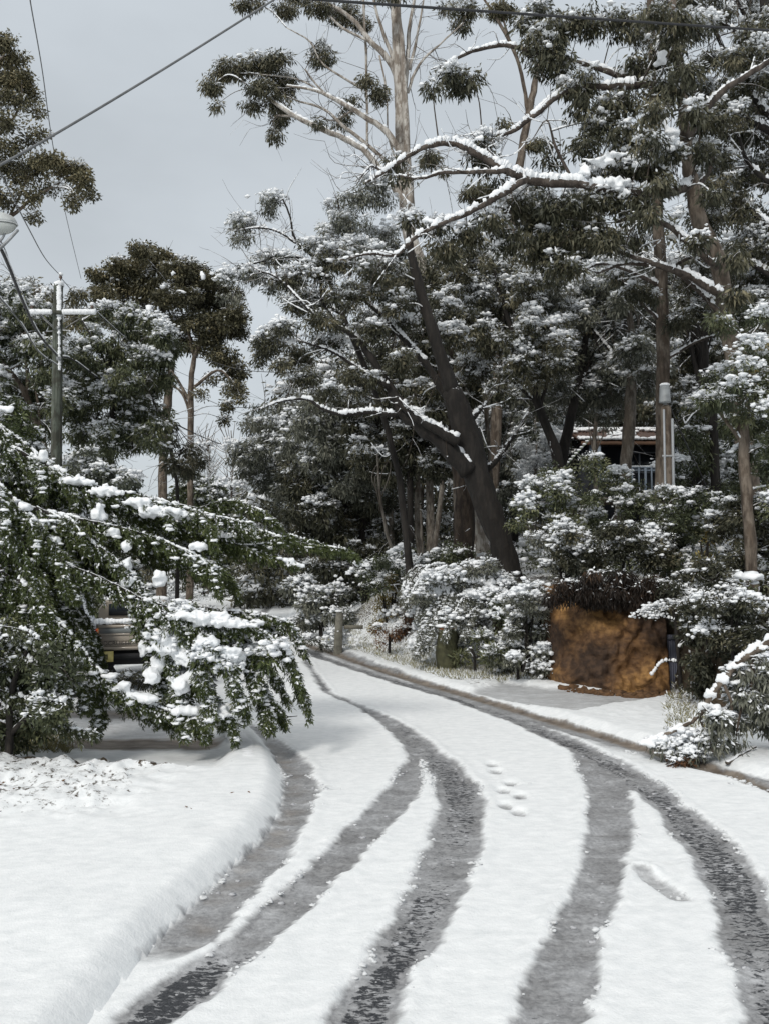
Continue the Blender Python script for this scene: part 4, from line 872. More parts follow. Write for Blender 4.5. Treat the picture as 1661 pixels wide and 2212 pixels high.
for (u, v, a, b, s_, dn, dd) in [
    (985, 165, 45, 20, .85, 1, 0), (985, 185, 40, 20, .05, 1.3, 0), (935, 190, 28, 14, .05, .7, 0), (1020, 175, 26, 20, .3, .8, 0),
    (1180, 90, 60, 60, .15, 1.4, 0), (1160, 40, 60, 40, .3, 1.2, .5), (1200, 140, 55, 40, .1, 1.3, 0), (1250, 200, 60, 60, .12, 1.0, .3), (1240, 40, 70, 40, .3, 1, .4),
    (1330, 60, 70, 50, .25, .8, .5), (1290, 270, 60, 44, .2, 1.3, 0), (1330, 230, 60, 40, .25, 1.1, .3), (1260, 320, 44, 40, .15, 1, 0), (1180, 340, 30, 50, .03, .5, .4), (1380, 150, 50, 46, .35, 1, .2),
    (1440, 110, 60, 50, .5, 1.1, -.3), (1430, 210, 60, 50, .25, 1.3, 0), (1370, 300, 66, 44, .3, 1.4, .2), (1330, 370, 66, 36, .55, 1.4, -.2), (1410, 360, 60, 40, .5, 1.3, -.2), (1290, 430, 60, 40, .4, 1.3, -.2), (1370, 450, 60, 44, .15, 1.4, -.2),
    (1220, 450, 60, 40, .15, 1.4, .2), (1160, 460, 60, 40, .2, 1.4, .3), (1110, 450, 50, 34, .2, 1.2, .3), (1240, 510, 60, 40, .08, 1.4, 0), (1170, 530, 60, 44, .1, 1.4, .3), (1310, 520, 60, 36, .1, 1.3, .3), (1100, 520, 50, 36, .2, 1.2, .5), (1210, 580, 50, 40, .1, 1.1, .2), (1360, 530, 44, 36, .15, 1, .5),
    (1060, 480, 40, 30, .4, 1, 0), (940, 490, 42, 24, .85, 1.1, -.2), (880, 475, 34, 22, .8, 1, 0), (1010, 510, 46, 30, .3, 1.2, .3), (960, 540, 50, 30, .3, 1.2, .4), (1030, 330, 36, 18, .8, .9, 0), (1050, 350, 50, 26, .2, 1.0, .3), (1050, 300, 30, 12, .7, .7, .2), (1070, 400, 60, 18, .1, .7, .4), (930, 340, 20, 14, .1, .8, 0), (850, 350, 30, 12, .7, .7, 0), (870, 380, 36, 12, .6, .7, .2)]:
    t.clump(u, v, a, b, dd + rng.uniform(-.5, .5), snow=s_ * .9, dens=dn * .95, tint=.42, L=.18, n=40, droop=1.2, rt=.28, D=20.4)
for (u, v, a, b, n) in [(1290, 350, 46, 16, 20), (1330, 335, 50, 10, 14), (1330, 395, 34, 16, 20), (1350, 420, 16, 12, 8), (1380, 350, 34, 12, 12), (1425, 325, 32, 16, 18), (1440, 350, 20, 18, 12), (1430, 265, 22, 12, 12), (1455, 285, 20, 12, 10), (1260, 370, 16, 16, 8), (1425, 120, 18, 22, 12), (1465, 165, 20, 8, 6), (1010, 485, 12, 6, 5), (935, 478, 34, 10, 12), (1030, 300, 18, 8, 7)]:
    t.pile(u, v, a * .95, b * .9, n, -.5, .4, D=20.4)
for (u, v, a, b, s_) in [(1470, 60, 50, 40, .3), (1430, 40, 50, 40, .25), (1480, 160, 44, 36, .2), (1500, 240, 40, 30, .35), (1420, 230, 44, 40, .15), (1400, 320, 46, 36, .2), (1430, 400, 46, 34, .2), (1400, 470, 40, 30, .1), (1460, 330, 34, 26, .4), (1520, 330, 34, 30, .2), (1540, 420, 30, 30, .2), (1580, 560, 36, 30, .2), (1500, 520, 34, 24, .35), (1580, 640, 36, 30, .15)]:
    t.clump(u, v, a, b, -1.6 + rng.uniform(-.5, .3), snow=s_, dens=.9, tint=.4, L=.18, n=40, droop=1.2, rt=.27, D=20.8)
t.wisps(150, 1.0, .007, 2)
t.done()

t = Tree('tall_gum_tree', 'straight tan-trunked gum rising beside the grey service conduit post', 'tree', 25, 'tan', 'dark'); t.limbbark = 'limb'
t.br([(1424, 1230, 14), (1428, 1050, 14), (1430, 880, 14), (1432, 740, 14), (1428, 600, 13), (1420, 480, 12), (1415, 330, 10), (1408, 150, 9), (1402, -60, 7)], ground=True, snow=0, seg=12, jit=.03)
t.br([(1430, 620, 6), (1370, 590, 4), (1300, 570, 3), (1250, 590, 2)], snow=1.2); t.br([(1425, 590, 6), (1480, 560, 4), (1540, 540, 3), (1600, 545, 2)], snow=1)
t.br([(1432, 780, 4), (1500, 740, 3), (1560, 720, 2)], snow=1); t.br([(1432, 700, 4), (1380, 650, 3), (1340, 600, 2)], snow=1)
for (u, v, a, b, s_, dn) in [(1390, 60, 60, 50, .3, .8), (1460, 20, 60, 40, .3, .8), (1500, 600, 50, 40, .3, 1), (1380, 640, 50, 34, .3, 1), (1520, 660, 40, 36, .3, 1), (1350, 600, 40, 24, .5, .9), (1470, 700, 40, 30, .4, .8)]:
    t.clump(u, v, a, b, rng.uniform(-1, 1), snow=s_, dens=dn, tint=.42, L=.16)
t.done()

t = Tree('gum_tree', 'dense dark gum filling the upper right corner, threaded with snowy branches', 'tree', 23.5, 'dark', 'dark')
t.br([(1760, 1200, 26), (1740, 800, 22), (1710, 500, 18), (1680, 250, 14), (1650, 0, 10), (1640, -80, 8)], ground=True, snow=0)
for pts in [[(1720, 560, 9), (1640, 470, 7), (1570, 420, 5), (1500, 360, 3)], [(1690, 300, 9), (1620, 260, 7), (1560, 230, 6), (1500, 230, 4), (1450, 240, 2)], [(1690, 280, 8), (1600, 180, 6), (1560, 100, 5), (1520, 20, 3)], [(1670, 160, 7), (1600, 80, 5), (1540, 40, 4), (1470, 20, 2)], [(1720, 640, 8), (1640, 580, 6), (1580, 560, 4), (1500, 560, 3)], [(1700, 420, 7), (1620, 360, 5), (1590, 280, 3)], [(1660, 120, 6), (1600, 20, 4), (1570, -40, 3)], [(1730, 760, 7), (1650, 720, 5), (1590, 650, 3)]]:
    t.br(pts, snow=1.3)
t.fill([(1470, -30), (1700, -30), (1700, 760), (1560, 760), (1580, 620), (1530, 480), (1500, 380), (1490, 250)], 44, (42, 62), (-1.6, 1.8), snow=.34, dens=.85, tint=.4, L=.16, n=42, droop=1.1)
t.wisps(120, 1.2, .009, 1, .8)
t.fill([(1480, 20), (1680, 20), (1680, 300), (1500, 300)], 8, (30, 40), (-1.6, -1), snow=.5, dens=.7, tint=.5, L=.15, n=40)
t.done()

t = Tree('gum_sapling', 'bushy snow-tipped young tree with a mottled trunk at the right edge', 'tree', 18, 'tan', 'bush')
t.br([(1622, 1240, 13), (1615, 1100, 12), (1605, 950, 12), (1600, 850, 10), (1610, 740, 6)], ground=True, snow=0)
t.br([(1604, 900, 6), (1640, 840, 4), (1680, 780, 3)], snow=1); t.br([(1606, 960, 5), (1560, 900, 4), (1530, 850, 3)], snow=1)
t.fill([(1540, 680), (1700, 640), (1700, 1100), (1640, 1100), (1560, 980), (1520, 800)], 18, (38, 55), (-1, 1.4), snow=.35, dens=.9, L=.12, n=50, tint=.42)
for (u, v, a, b) in [(1610, 790, 20, 26), (1640, 680, 18, 14), (1625, 745, 20, 22), (1655, 880, 18, 18), (1590, 830, 16, 14)]: t.clump(u, v, a, b, -1.1, snow=1, dens=1.2, n=50, L=.1, twig=False)
for (u, v) in [(1645, 740), (1650, 820), (1610, 800), (1640, 850)]: t.clump(u, v, 26, 20, .2, snow=.1, dens=1, leaf='yellow', L=.09, tint=.35, twig=False)
t.done()

# ---------- mid-distance trees of the wood on the right, each its own crown and trunk
def wood(name, label, D, trunk, poly, n, leaf='dark', bark='dark', snow=.4, rad=(45, 65), tint=.45, dens=.9, L=None, limbs=True, nn=40, group=None, dDr=(-1.8, 1.8), droop=.9, cat='tree', lump=1.0):
    t = Tree(name, label, cat, D, bark, leaf, group)
    t.br(trunk, ground=True, snow=0, jit=.06)
    poly = np.array(poly, float); c = poly.mean(0)
    if limbs:
        k = len(trunk)
        for j in range(7):
            a = trunk[rng.integers(max(1, k // 2 - 1), k)]; w = rng.random(); q = poly[rng.integers(len(poly))] * w * .85 + c * (1 - w * .85)
            m_ = ((a[0] + q[0]) / 2 + rng.normal(0, 14), (a[1] + q[1]) / 2 + rng.normal(0, 10) + 6)
            t.br([(a[0], a[1], a[2] * .5), (m_[0], m_[1], a[2] * .36), (q[0], q[1], 1.6)], snow=1.2, seg=6)
    t.fill(poly, int(n * 1.25), rad, dDr, snow=snow, dens=dens, tint=tint, L=L or .0062 * D, n=nn, droop=droop, lump=lump)
    t.wisps(26, .04 * D, .0003 * D, 0, .8)
    return t.done()
wood('gum_tree', 'snow-mottled tree directly right of the leaning trunk, its branches bearing bright snow clumps', 29, [(1215, 1150, 14), (1205, 1000, 13), (1165, 880, 9), (1120, 760, 7), (1080, 640, 5), (1060, 560, 4)],
     [(985, 560), (1080, 540), (1200, 600), (1250, 680), (1230, 800), (1140, 860), (1010, 860), (960, 740)], 22, 'dark', 'dark', .5)
wood('gum_tree', 'dark fork-trunked tree between the leaning tree and the house', 31, [(1208, 1170, 16), (1205, 1050, 15), (1225, 930, 11), (1250, 820, 8), (1270, 700, 6), (1290, 620, 4)],
     [(1180, 600), (1330, 590), (1400, 680), (1390, 830), (1290, 880), (1180, 840)], 20, 'grey', 'dark', .5)
wood('gum_tree', 'grey slanting tree standing in front of the snowy house roof', 30, [(1330, 1180, 11), (1345, 1060, 12), (1358, 930, 13), (1362, 840, 11), (1365, 740, 8), (1352, 640, 6)],
     [(1290, 600), (1410, 560), (1440, 640), (1430, 800), (1380, 800), (1320, 740)], 11, 'grey', 'grey', .5)
wood('gum_tree', 'dark leafy tree behind the right-hand gum trunks above the house', 34, [(1520, 1120, 13), (1530, 900, 12), (1500, 700, 9), (1480, 560, 7)],
     [(1440, 560), (1600, 560), (1600, 900), (1540, 1000), (1440, 900), (1440, 700)], 20, 'dark', 'dark', .35)
wood('brown_trunk_tree', 'tree with a thick smooth brown trunk just left behind the leaning tree', 31, [(1000, 1210, 24), (1002, 1100, 22), (1005, 980, 19), (1000, 860, 15), (980, 740, 10)],
     [(900, 560), (1010, 600), (1010, 860), (900, 880), (880, 700)], 12, 'dark', 'brown', .3, tint=.4)
wood('gum_tree', 'dark slim tree with a straight black stem left of the brown trunk', 33, [(888, 1225, 8), (885, 1080, 7), (886, 930, 7), (880, 800, 5), (860, 700, 4)],
     [(780, 760), (900, 800), (960, 900), (960, 1010), (820, 1040), (760, 940)], 16, 'dark', 'dark', .25, tint=.35)
wood('gum_tree', 'grey-stemmed small tree at the inside of the bend with snow-dusted top', 36, [(850, 1240, 7), (845, 1130, 6), (830, 1000, 6), (850, 900, 5), (855, 820, 3)],
     [(680, 900), (800, 900), (860, 1000), (830, 1080), (700, 1060), (650, 980)], 16, 'grey', 'grey', .35, tint=.35)
wood('gum_tree', 'shorter snowy tree at the left edge of the wood, above the far bend', 40, [(700, 1290, 9), (705, 1180, 8), (700, 1080, 7), (690, 960, 5), (650, 900, 3)],
     [(560, 880), (680, 860), (740, 940), (720, 1040), (600, 1060), (530, 980)], 17, 'grey', 'dark', .5, tint=.35)
wood('gum_tree', 'sombre tree in deep shade behind the yellow bush', 37, [(790, 1290, 10), (780, 1180, 9), (790, 1060, 7), (760, 980, 5)],
     [(640, 1040), (800, 1040), (880, 1100), (860, 1240), (720, 1240), (640, 1180)], 18, 'dark', 'dark', .25, tint=.3)
wood('gum_tree', 'snow-flecked tree deep in the wood between the leaning tree and the forked one', 42, [(1110, 1180, 10), (1108, 1050, 9), (1100, 930, 7), (1090, 850, 5)],
     [(1030, 860), (1200, 860), (1230, 960), (1180, 1080), (1060, 1080), (1030, 980)], 16, 'grey', 'dark', .45, tint=.3)
wood('gum_tree', 'tall background tree far behind the house with a frosted dark crown', 58, [(1330, 1010, 9), (1320, 850, 8), (1310, 700, 6), (1300, 560, 4)],
     [(1230, 640), (1420, 640), (1460, 880), (1300, 920), (1220, 860)], 16, 'dark', 'grey', .45, rad=(40, 60), tint=.3, dDr=(-3, 3))
wood('gum_tree', 'tall background tree behind the leaning trunk, seen through its branches', 55, [(930, 1130, 9), (920, 900, 8), (900, 700, 6), (890, 560, 4)],
     [(820, 560), (980, 560), (1040, 700), (1040, 1000), (860, 1040), (760, 900), (740, 700)], 26, 'dark', 'grey', .4, rad=(42, 60), tint=.3, dDr=(-3, 3))
wood('gum_tree', 'tall background tree behind the upper right limbs with dark hanging leaves', 44, [(1230, 1050, 9), (1220, 800, 8), (1210, 560, 6), (1205, 430, 4)],
     [(1080, 420), (1300, 440), (1300, 640), (1180, 660), (1060, 600)], 18, 'dark', 'grey', .35, rad=(45, 60), tint=.35, dDr=(-2, 2))
wood('gum_tree', 'background tree behind the right-edge gums, its foliage nearly black', 42, [(1610, 1150, 12), (1600, 800, 10), (1600, 500, 7)],
     [(1440, 560), (1700, 500), (1700, 1000), (1450, 1000)], 26, 'dark', 'dark', .4, rad=(50, 70), tint=.35, dDr=(-2, 2))
wood('gum_tree', 'brown bush-like tree right of the service post among snowy undergrowth', 29, [(1530, 1220, 8), (1520, 1100, 7), (1500, 1000, 5)],
     [(1450, 880), (1600, 860), (1640, 1000), (1560, 1120), (1450, 1100)], 16, 'bush', 'dark', .4, rad=(35, 50), tint=.4, dDr=(-2, 2))

# the pale slim wand stems inside the wood
for i, (pts, D, lab) in enumerate([
    ([(1495 - 430, 1150, 5), (1058, 1000, 4), (1050, 900, 4), (1052, 820, 3)], 33, 'pale bare stem just right of the leaning trunk'),
    ([(858, 1230, 5), (835, 1150, 4), (820, 1060, 3), (815, 980, 2)], 30, 'thin grey bare stem leaning left beside the black stem'),
    ([(905, 1190, 6), (900, 1120, 6), (903, 1000, 4), (910, 900, 3)], 35, 'upright pale stem between the black stem and the brown trunk'),
    ([(1290, 1150, 5), (1286, 1060, 5), (1284, 960, 5), (1290, 860, 4)], 38, 'reddish bare stem left of the house'),
    ([(1540, 900, 9), (1530, 820, 9), (1520, 740, 8), (1528, 640, 6)], 27, 'dark leafless stem between the two right gum trunks')]):
    t = Tree('bare_sapling', lab, 'tree', D, 'grey' if i != 4 else 'dark', 'dark'); t.br(pts, ground=True, snow=.3, seg=7, jit=.15)
    b = pts[-2]
    for j in range(5): t.br([(b[0], b[1] + rng.uniform(-10, 50), b[2] * .4), (b[0] + rng.normal(0, 16), b[1] - 30, 1.2), (b[0] + rng.normal(0, 30), b[1] - rng.uniform(30, 80), .7)], snow=.6, seg=5)
    t.done()
t = Tree('frosted_shrub', 'rounded shrub completely white with snow, left of the house', 'shrub', 36, 'grey', 'frost')
t.br([(1150, 1130, 5), (1155, 1040, 4), (1158, 960, 2)], ground=True, snow=.5); t.fill([(1130, 930), (1185, 930), (1195, 1040), (1130, 1050)], 6, (24, 34), (-.5, .5), snow=.9, dens=1, n=50, L=.16); t.done()

# ---------- trees behind the left side
wood('domed_gum_tree', 'large rounded olive gum crown at left centre with snow-free domes against the sky', 60, [(352, 1120, 10), (355, 950, 10), (365, 850, 9), (372, 760, 6), (350, 660, 4), (330, 600, 3)],
     [(225, 580), (290, 530), (330, 555), (480, 600), (500, 720), (380, 760), (240, 700)], 20, 'olive', 'tan', .15, rad=(30, 40), tint=.35)
t = Tree('domed_gum_tree', 'rounded brown-green gum crown bulging right over the far road gap', 'tree', 58, 'tan', 'olive')
t.br([(412, 1080, 7), (412, 960, 7), (414, 830, 6), (425, 760, 5), (460, 700, 4), (500, 660, 2)], ground=True, snow=.2)
t.br([(413, 870, 4), (370, 800, 3), (300, 740, 2)], snow=.8); t.br([(414, 840, 4), (470, 800, 3), (500, 820, 2)], snow=.8); t.br([(420, 770, 4), (400, 690, 3), (370, 620, 2)], snow=.3); t.br([(412, 900, 3), (395, 850, 3), (360, 830, 2), (330, 850, 1)], snow=.8)
for (u, v, a, b, dn, ti, s_) in [(300, 545, 30, 24, 1.5, .5, .05), (270, 575, 44, 26, 1.5, .5, .05), (340, 565, 50, 28, 1.6, .5, .08), (390, 580, 44, 26, 1.6, .45, .05), (240, 610, 46, 30, 1.4, .45, .2), (300, 620, 60, 34, 1.5, .45, .15), (440, 605, 50, 28, 1.6, .45, .12), (380, 640, 60, 30, 1.5, .35, .12), (450, 640, 50, 30, 1.5, .3, .05), (490, 640, 44, 30, 1.5, .3, .08), (505, 680, 40, 34, 1.5, .3, .03), (250, 690, 46, 30, 1.4, .4, .15), (310, 700, 50, 30, 1.3, .4, .2), (380, 740, 40, 26, 1.1, .35, .2), (220, 640, 40, 30, 1.4, .45, .15), (330, 740, 40, 26, 1, .4, .3), (440, 740, 40, 26, 1.1, .3, .1), (470, 700, 50, 30, 1.4, .25, .05), (510, 720, 28, 24, 1.2, .3, .04), (420, 700, 50, 28, 1.0, .3, .15), (350, 700, 50, 30, 1.0, .3, .2), (480, 770, 40, 28, 1.2, .35, .1), (505, 800, 34, 30, 1.2, .35, .15), (510, 840, 28, 22, 1.2, .4, .15), (490, 880, 20, 16, 1, .45, .2), (485, 905, 10, 16, .9, .45, .2), (450, 820, 20, 14, .6, .4, .2), (520, 860, 16, 12, .9, .4, .2), (440, 850, 30, 16, .5, .4, .3), (200, 590, 20, 14, 1, .45, .1)]:
    t.clump(u, v, a, b, rng.uniform(-1.5, 1.5), snow=s_, dens=dn * .95, tint=ti, n=60, L=.24, droop=.35, wr=.34, rt=.5)
for (u, v, a, b) in [(352, 620, 10, 7), (322, 664, 9, 10), (470, 600, 14, 9), (440, 595, 8, 10), (375, 590, 10, 5), (395, 630, 12, 6), (250, 660, 10, 6)]: t.pile(u, v, a, b, 8, -2, .5)
t.done()
wood('gum_tree', 'snow-mottled tree with a dark trunk right behind the utility pole', 38, [(243, 1100, 8), (240, 980, 8), (245, 880, 6), (240, 780, 5), (250, 690, 3)],
     [(150, 640), (300, 660), (380, 740), (360, 900), (300, 1020), (140, 1020), (140, 800)], 36, 'bush', 'dark', .38, rad=(30, 48), tint=.45)
wood('gum_tree', 'dark conical little tree low between the trunks of the domed gums', 44, [(385, 1080, 4), (372, 980, 4), (365, 900, 2)],
     [(360, 890), (410, 960), (440, 1000), (390, 1030), (340, 960)], 6, 'dark', 'dark', .1, rad=(20, 30), tint=.3)
wood('gum_tree', 'brownish snow-streaked tree at the left edge behind the utility pole', 34, [(85, 1050, 8), (82, 950, 8), (60, 860, 6), (20, 800, 5), (-20, 760, 3)],
     [(-60, 620), (60, 640), (130, 680), (130, 860), (100, 960), (-60, 940)], 30, 'bush', 'tan', .45, rad=(36, 50), tint=.45)
wood('gum_tree', 'thin-topped olive tree peeping over the crossarm of the utility pole', 44, [(95, 980, 6), (90, 800, 5), (85, 680, 3), (92, 620, 2)],
     [(10, 590), (90, 620), (190, 640), (180, 720), (20, 720)], 13, 'olive', 'tan', .25, rad=(22, 34), tint=.5)
for i, (u0, D, tw, lab) in enumerate([(500, 95, 70, 'frosted white leafless tree on the far side of the bend, seen below the sky gap'), (450, 100, 55, 'frosted white leafless tree left of the far bend, paler and smaller'), (560, 85, 40, 'frosted white leafless tree touching the left edge of the wood')]):
    t = Tree('frosted_tree', lab, 'tree', D, 'grey', 'frost', None)
    t.br([(u0, 1200, 3), (u0, 1090, 3), (u0 + 4, 1000, 2), (u0, 930 + i * 15, 1)], ground=True, snow=0, seg=6)
    for j in range(34):
        v0 = rng.uniform(960, 1090); a = rng.uniform(-1.2, 1.2)
        e = (u0 + math.sin(a) * tw * rng.uniform(.6, 1), v0 - math.cos(a) * rng.uniform(40, 80))
        t.br([(u0, v0, 1.2), ((u0 + e[0]) / 2 + rng.normal(0, 6), (v0 + e[1]) / 2 + 6, .9), (e[0], e[1], .5)], snow=.8, seg=4)
    t.fill([(u0 - tw, 1000), (u0, 930), (u0 + tw, 990), (u0 + tw, 1090), (u0 - tw, 1090)], 9, (22, 32), (-3, 3), snow=.6, dens=.55, n=34, L=.34, rt=.8, droop=-.2, wr=.16, lump=.2)
    t.done()
# shrubs across the left middle distance, behind the cypress
for lab, D, poly, n, lf, sn in [
    ('snow-speckled shrub under the slim gum trunk at the left of the far road', 92, [(400, 1040), (470, 1060), (520, 1130), (500, 1240), (400, 1240), (360, 1120)], 10, 'bush', .5),
    ('blue-green snowy shrub behind the base of the utility pole', 28, [(120, 1010), (260, 1010), (330, 1050), (330, 1180), (120, 1180)], 12, 'blue', .5),
    ('tall speckled shrub beyond the end of the snowy far road', 96, [(470, 1090), (560, 1080), (620, 1150), (620, 1270), (500, 1290)], 12, 'grey', .5),
    ('white-topped low shrub where the far road disappears', 90, [(520, 1230), (620, 1220), (630, 1292), (500, 1292)], 6, 'grey', .85),
    ('dark green shrub hanging at the left edge above the parked cars', 20, [(-60, 1150), (120, 1180), (250, 1240), (240, 1290), (-60, 1310)], 12, 'bush', .35),
    ('shrub with snowy tips at the left edge below the street lamp', 26, [(-80, 860), (40, 880), (100, 960), (90, 1060), (-80, 1060)], 11, 'green', .45),
    ('dark wet shrub overhanging the far bend at the edge of the wood', 38, [(620, 1120), (760, 1150), (800, 1260), (720, 1310), (660, 1300), (640, 1220)], 11, 'dark', .3),
    ('snow-laden weeping shrub beside the fence post', 33, [(650, 1270), (730, 1265), (740, 1330), (660, 1345)], 6, 'grey', .8),
    ('dense hedge-like shrub at the back of the left driveway', 27, [(-60, 1190), (250, 1200), (280, 1260), (260, 1330), (-60, 1330)], 12, 'bush', .4),
]:
    t = Tree('shrub', lab, 'shrub', D, 'dark', lf)
    cu = sum(p[0] for p in poly) / len(poly); vb = max(p[1] for p in poly); vt = min(p[1] for p in poly)
    t.br([(cu, vb - 5, 4), (cu + 6, (vb + vt) / 2, 3), (cu, vt + 25, 2)], ground=True, snow=.5); t.br([(cu, vb - 10, 3), (cu - 40, (vb + vt) / 2, 2), (cu - 60, vt + 30, 1)], snow=1); t.br([(cu, vb - 10, 3), (cu + 40, (vb + vt) / 2, 2), (cu + 55, vt + 30, 1)], snow=1)
    t.fill(poly, n if D < 80 else n + 6, (32, 48), (-1.2, 1.2), snow=sn, dens=.95, n=46, L=.0058 * D, droop=.5, wr=.28, tint=.42); t.done()

# ---------- shrubs on the bank
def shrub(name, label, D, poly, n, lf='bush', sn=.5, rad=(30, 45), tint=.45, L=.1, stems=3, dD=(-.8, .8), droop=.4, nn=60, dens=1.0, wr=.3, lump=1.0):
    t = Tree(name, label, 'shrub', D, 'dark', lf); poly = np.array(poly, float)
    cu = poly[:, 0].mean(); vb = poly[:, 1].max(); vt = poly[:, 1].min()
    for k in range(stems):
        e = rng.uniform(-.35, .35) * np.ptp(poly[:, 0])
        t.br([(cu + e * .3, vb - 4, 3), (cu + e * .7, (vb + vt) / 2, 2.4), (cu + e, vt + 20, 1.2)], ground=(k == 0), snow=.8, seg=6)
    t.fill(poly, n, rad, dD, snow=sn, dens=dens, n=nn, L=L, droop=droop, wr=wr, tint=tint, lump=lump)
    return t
shrub('shrub', 'bright green leafy shrub dusted with snow behind the leaning trunk base', 24, [(1090, 1060), (1180, 1010), (1290, 1010), (1310, 1110), (1230, 1180), (1120, 1160)], 13, 'bush', .42, tint=.6).done()
shrub('shrub', 'dark green shrub in front of the veranda posts of the house', 26, [(1260, 1040), (1420, 1060), (1440, 1160), (1330, 1230), (1260, 1180)], 14, 'bush', .28, tint=.4).done()
shrub('shrub', 'snow-whitened shrub just right of the leaning trunk foot', 22, [(1165, 1160), (1250, 1130), (1280, 1220), (1200, 1270), (1165, 1240)], 7, 'grey', .8, tint=.5).done()
shrub('shrub', 'dark spreading shrub on top of the orange clay bank', 21, [(1230, 1150), (1330, 1140), (1440, 1150), (1440, 1215), (1330, 1215), (1220, 1215)], 12, 'dark', .32, tint=.35).done()
shrub('shrub', 'tangled blue-green shrub below the service post', 22, [(1400, 1060), (1540, 1080), (1560, 1220), (1440, 1240)], 13, 'bush', .4, tint=.42).done()
shrub('shrub', 'dark shrub at the far right edge above the snowy bough', 19, [(1540, 1120), (1700, 1080), (1720, 1360), (1560, 1340), (1500, 1240)], 22, 'dark', .14, rad=(36, 55), tint=.3).done()
shrub('shrub', 'layered dark shrub with level snow-lined twigs right of the clay bank', 18.5, [(1430, 1260), (1560, 1240), (1600, 1340), (1570, 1400), (1510, 1370), (1460, 1310)], 12, 'dark', .22, tint=.35, L=.09).done()
shrub('rust_shrub', 'reddish brown dying shrub among the dark right-hand bushes', 20, [(1480, 1250), (1560, 1240), (1580, 1330), (1500, 1330)], 4, 'rust', .1, tint=.3, rad=(24, 34)).done()
t = shrub('yellow_shrub', 'yellow-leaved patchy bush high among the right-hand bushes', 20.5, [(1490, 1170), (1560, 1150), (1550, 1240), (1490, 1240)], 3, 'yellow', .1, tint=.3, rad=(18, 26)); t.clump(1590, 1170, 10, 20, 0, .1, 1, 'yellow', L=.08, tint=.45); t.clump(1575, 1120, 12, 10, 0, .3, 1, 'yellow', L=.08, tint=.45); t.done()
shrub('shrub', 'very dark undergrowth shrub filling the right edge behind the bough', 17, [(1540, 1330), (1760, 1290), (1760, 1520), (1600, 1540)], 12, 'dark', .08, tint=.25, rad=(40, 56), L=.1).done()
# cascading snow-covered shrubs below the leaning tree
def cascade(label, D, starts, sn, lf='grey', Ls=.32):
    t = Tree('cascading_shrub', label, 'shrub', D, 'dark', lf)
    for (u0, v0, u1, v1, dd) in starts:
        mu = u0 + (u1 - u0) * .45; mv = v0 - 12 + (v1 - v0) * .22
        frond(t, [(u0, v0, 3, dd + .5), (mu, mv, 2.4, dd), (u0 + (u1 - u0) * .8, v0 + (v1 - v0) * .6, 2, dd - .4), (u1, v1, 1, dd - .6)], Ls, sn, gap=.07, droop=.7, lf=.075, ridge=.9)
    return t
t = cascade('cascading shrub thick with snow at the left foot of the dark leaning tree', 23,
    [(1040, 1220, 960, 1330, 0), (1000, 1225, 900, 1330, .2), (960, 1220, 880, 1300, .3), (940, 1225, 870, 1290, .5), (1060, 1235, 990, 1350, -.2), (1080, 1260, 1000, 1370, -.4), (1010, 1240, 930, 1370, -.2), (980, 1260, 920, 1400, -.3), (960, 1290, 900, 1410, -.4), (1050, 1270, 960, 1370, -.5)], .97)
for (u, v, a, b, n) in [(1000, 1222, 60, 8, 20), (1040, 1215, 40, 8, 16), (930, 1232, 30, 8, 10), (1010, 1250, 60, 16, 26), (970, 1285, 40, 18, 20), (1050, 1262, 40, 12, 16), (940, 1330, 30, 22, 18), (1010, 1300, 50, 16, 22), (960, 1270, 26, 20, 14), (920, 1300, 16, 26, 12), (900, 1390, 30, 16, 12)]: t.pile(u, v, a * 1.1, b * .8, int(n * 2.4), -.15, .3)
t.fill([(920, 1230), (1080, 1225), (1130, 1270), (1060, 1340), (990, 1400), (890, 1410)], 24, (24, 36), (-.6, .6), snow=.95, n=56, L=.09, dens=.9, droop=.5, wr=.3)
t.done()
shrub('shrub', 'leafy snow-speckled shrub hanging over the bank between the stump and the orange clay', 22, [(1060, 1300), (1130, 1270), (1185, 1290), (1185, 1420), (1150, 1450), (1070, 1440), (1110, 1360)], 14, 'bush', .72, tint=.5, rad=(24, 36)).done()
shrub('shrub', 'low snow-covered shrub at the foot of the bank beside the side driveway', 20.5, [(1060, 1425), (1170, 1410), (1180, 1450), (1080, 1455)], 6, 'grey', .85, rad=(18, 28)).done()
shrub('fern', 'small green strappy plant poking through snow right of the stump', 21.5, [(990, 1390), (1060, 1380), (1070, 1430), (1000, 1430)], 4, 'bush', .35, tint=.65, rad=(16, 24), L=.16, wr=.14, droop=-.2).done()
t = cascade('grey drooping fern-like shrub between the yellow bush and the snowy cascade', 26, [(930, 1230, 880, 1310, 0), (915, 1225, 870, 1290, .3), (950, 1235, 905, 1320, -.2), (900, 1240, 865, 1280, .4)], .6, Ls=.25); t.done()
t = shrub('yellow_shrub', 'tall yellow-olive bush in front of the dark wood beside the fence post', 29, [(850, 1240), (890, 1250), (880, 1310), (850, 1350), (790, 1360), (800, 1320), (830, 1290)], 12, 'yellow', .22, tint=.22, rad=(18, 28), L=.1)
t.done()
shrub('shrub', 'dark bronze shrub in the gap right of the yellow bush', 27, [(880, 1300), (930, 1290), (930, 1370), (860, 1375)], 5, 'rust', .2, tint=.15, rad=(20, 30)).done()
shrub('shrub', 'shady shrub between the black stems and the leaning tree foot', 28, [(780, 1210), (1000, 1190), (990, 1240), (900, 1250), (780, 1290)], 12, 'bush', .35, rad=(24, 36), tint=.3).done()
shrub('shrub', 'low grey shrub at the road edge, left of the fence post', 29, [(660, 1372), (730, 1365), (735, 1392), (680, 1402)], 4, 'grey', .6, rad=(12, 20), L=.08).done()
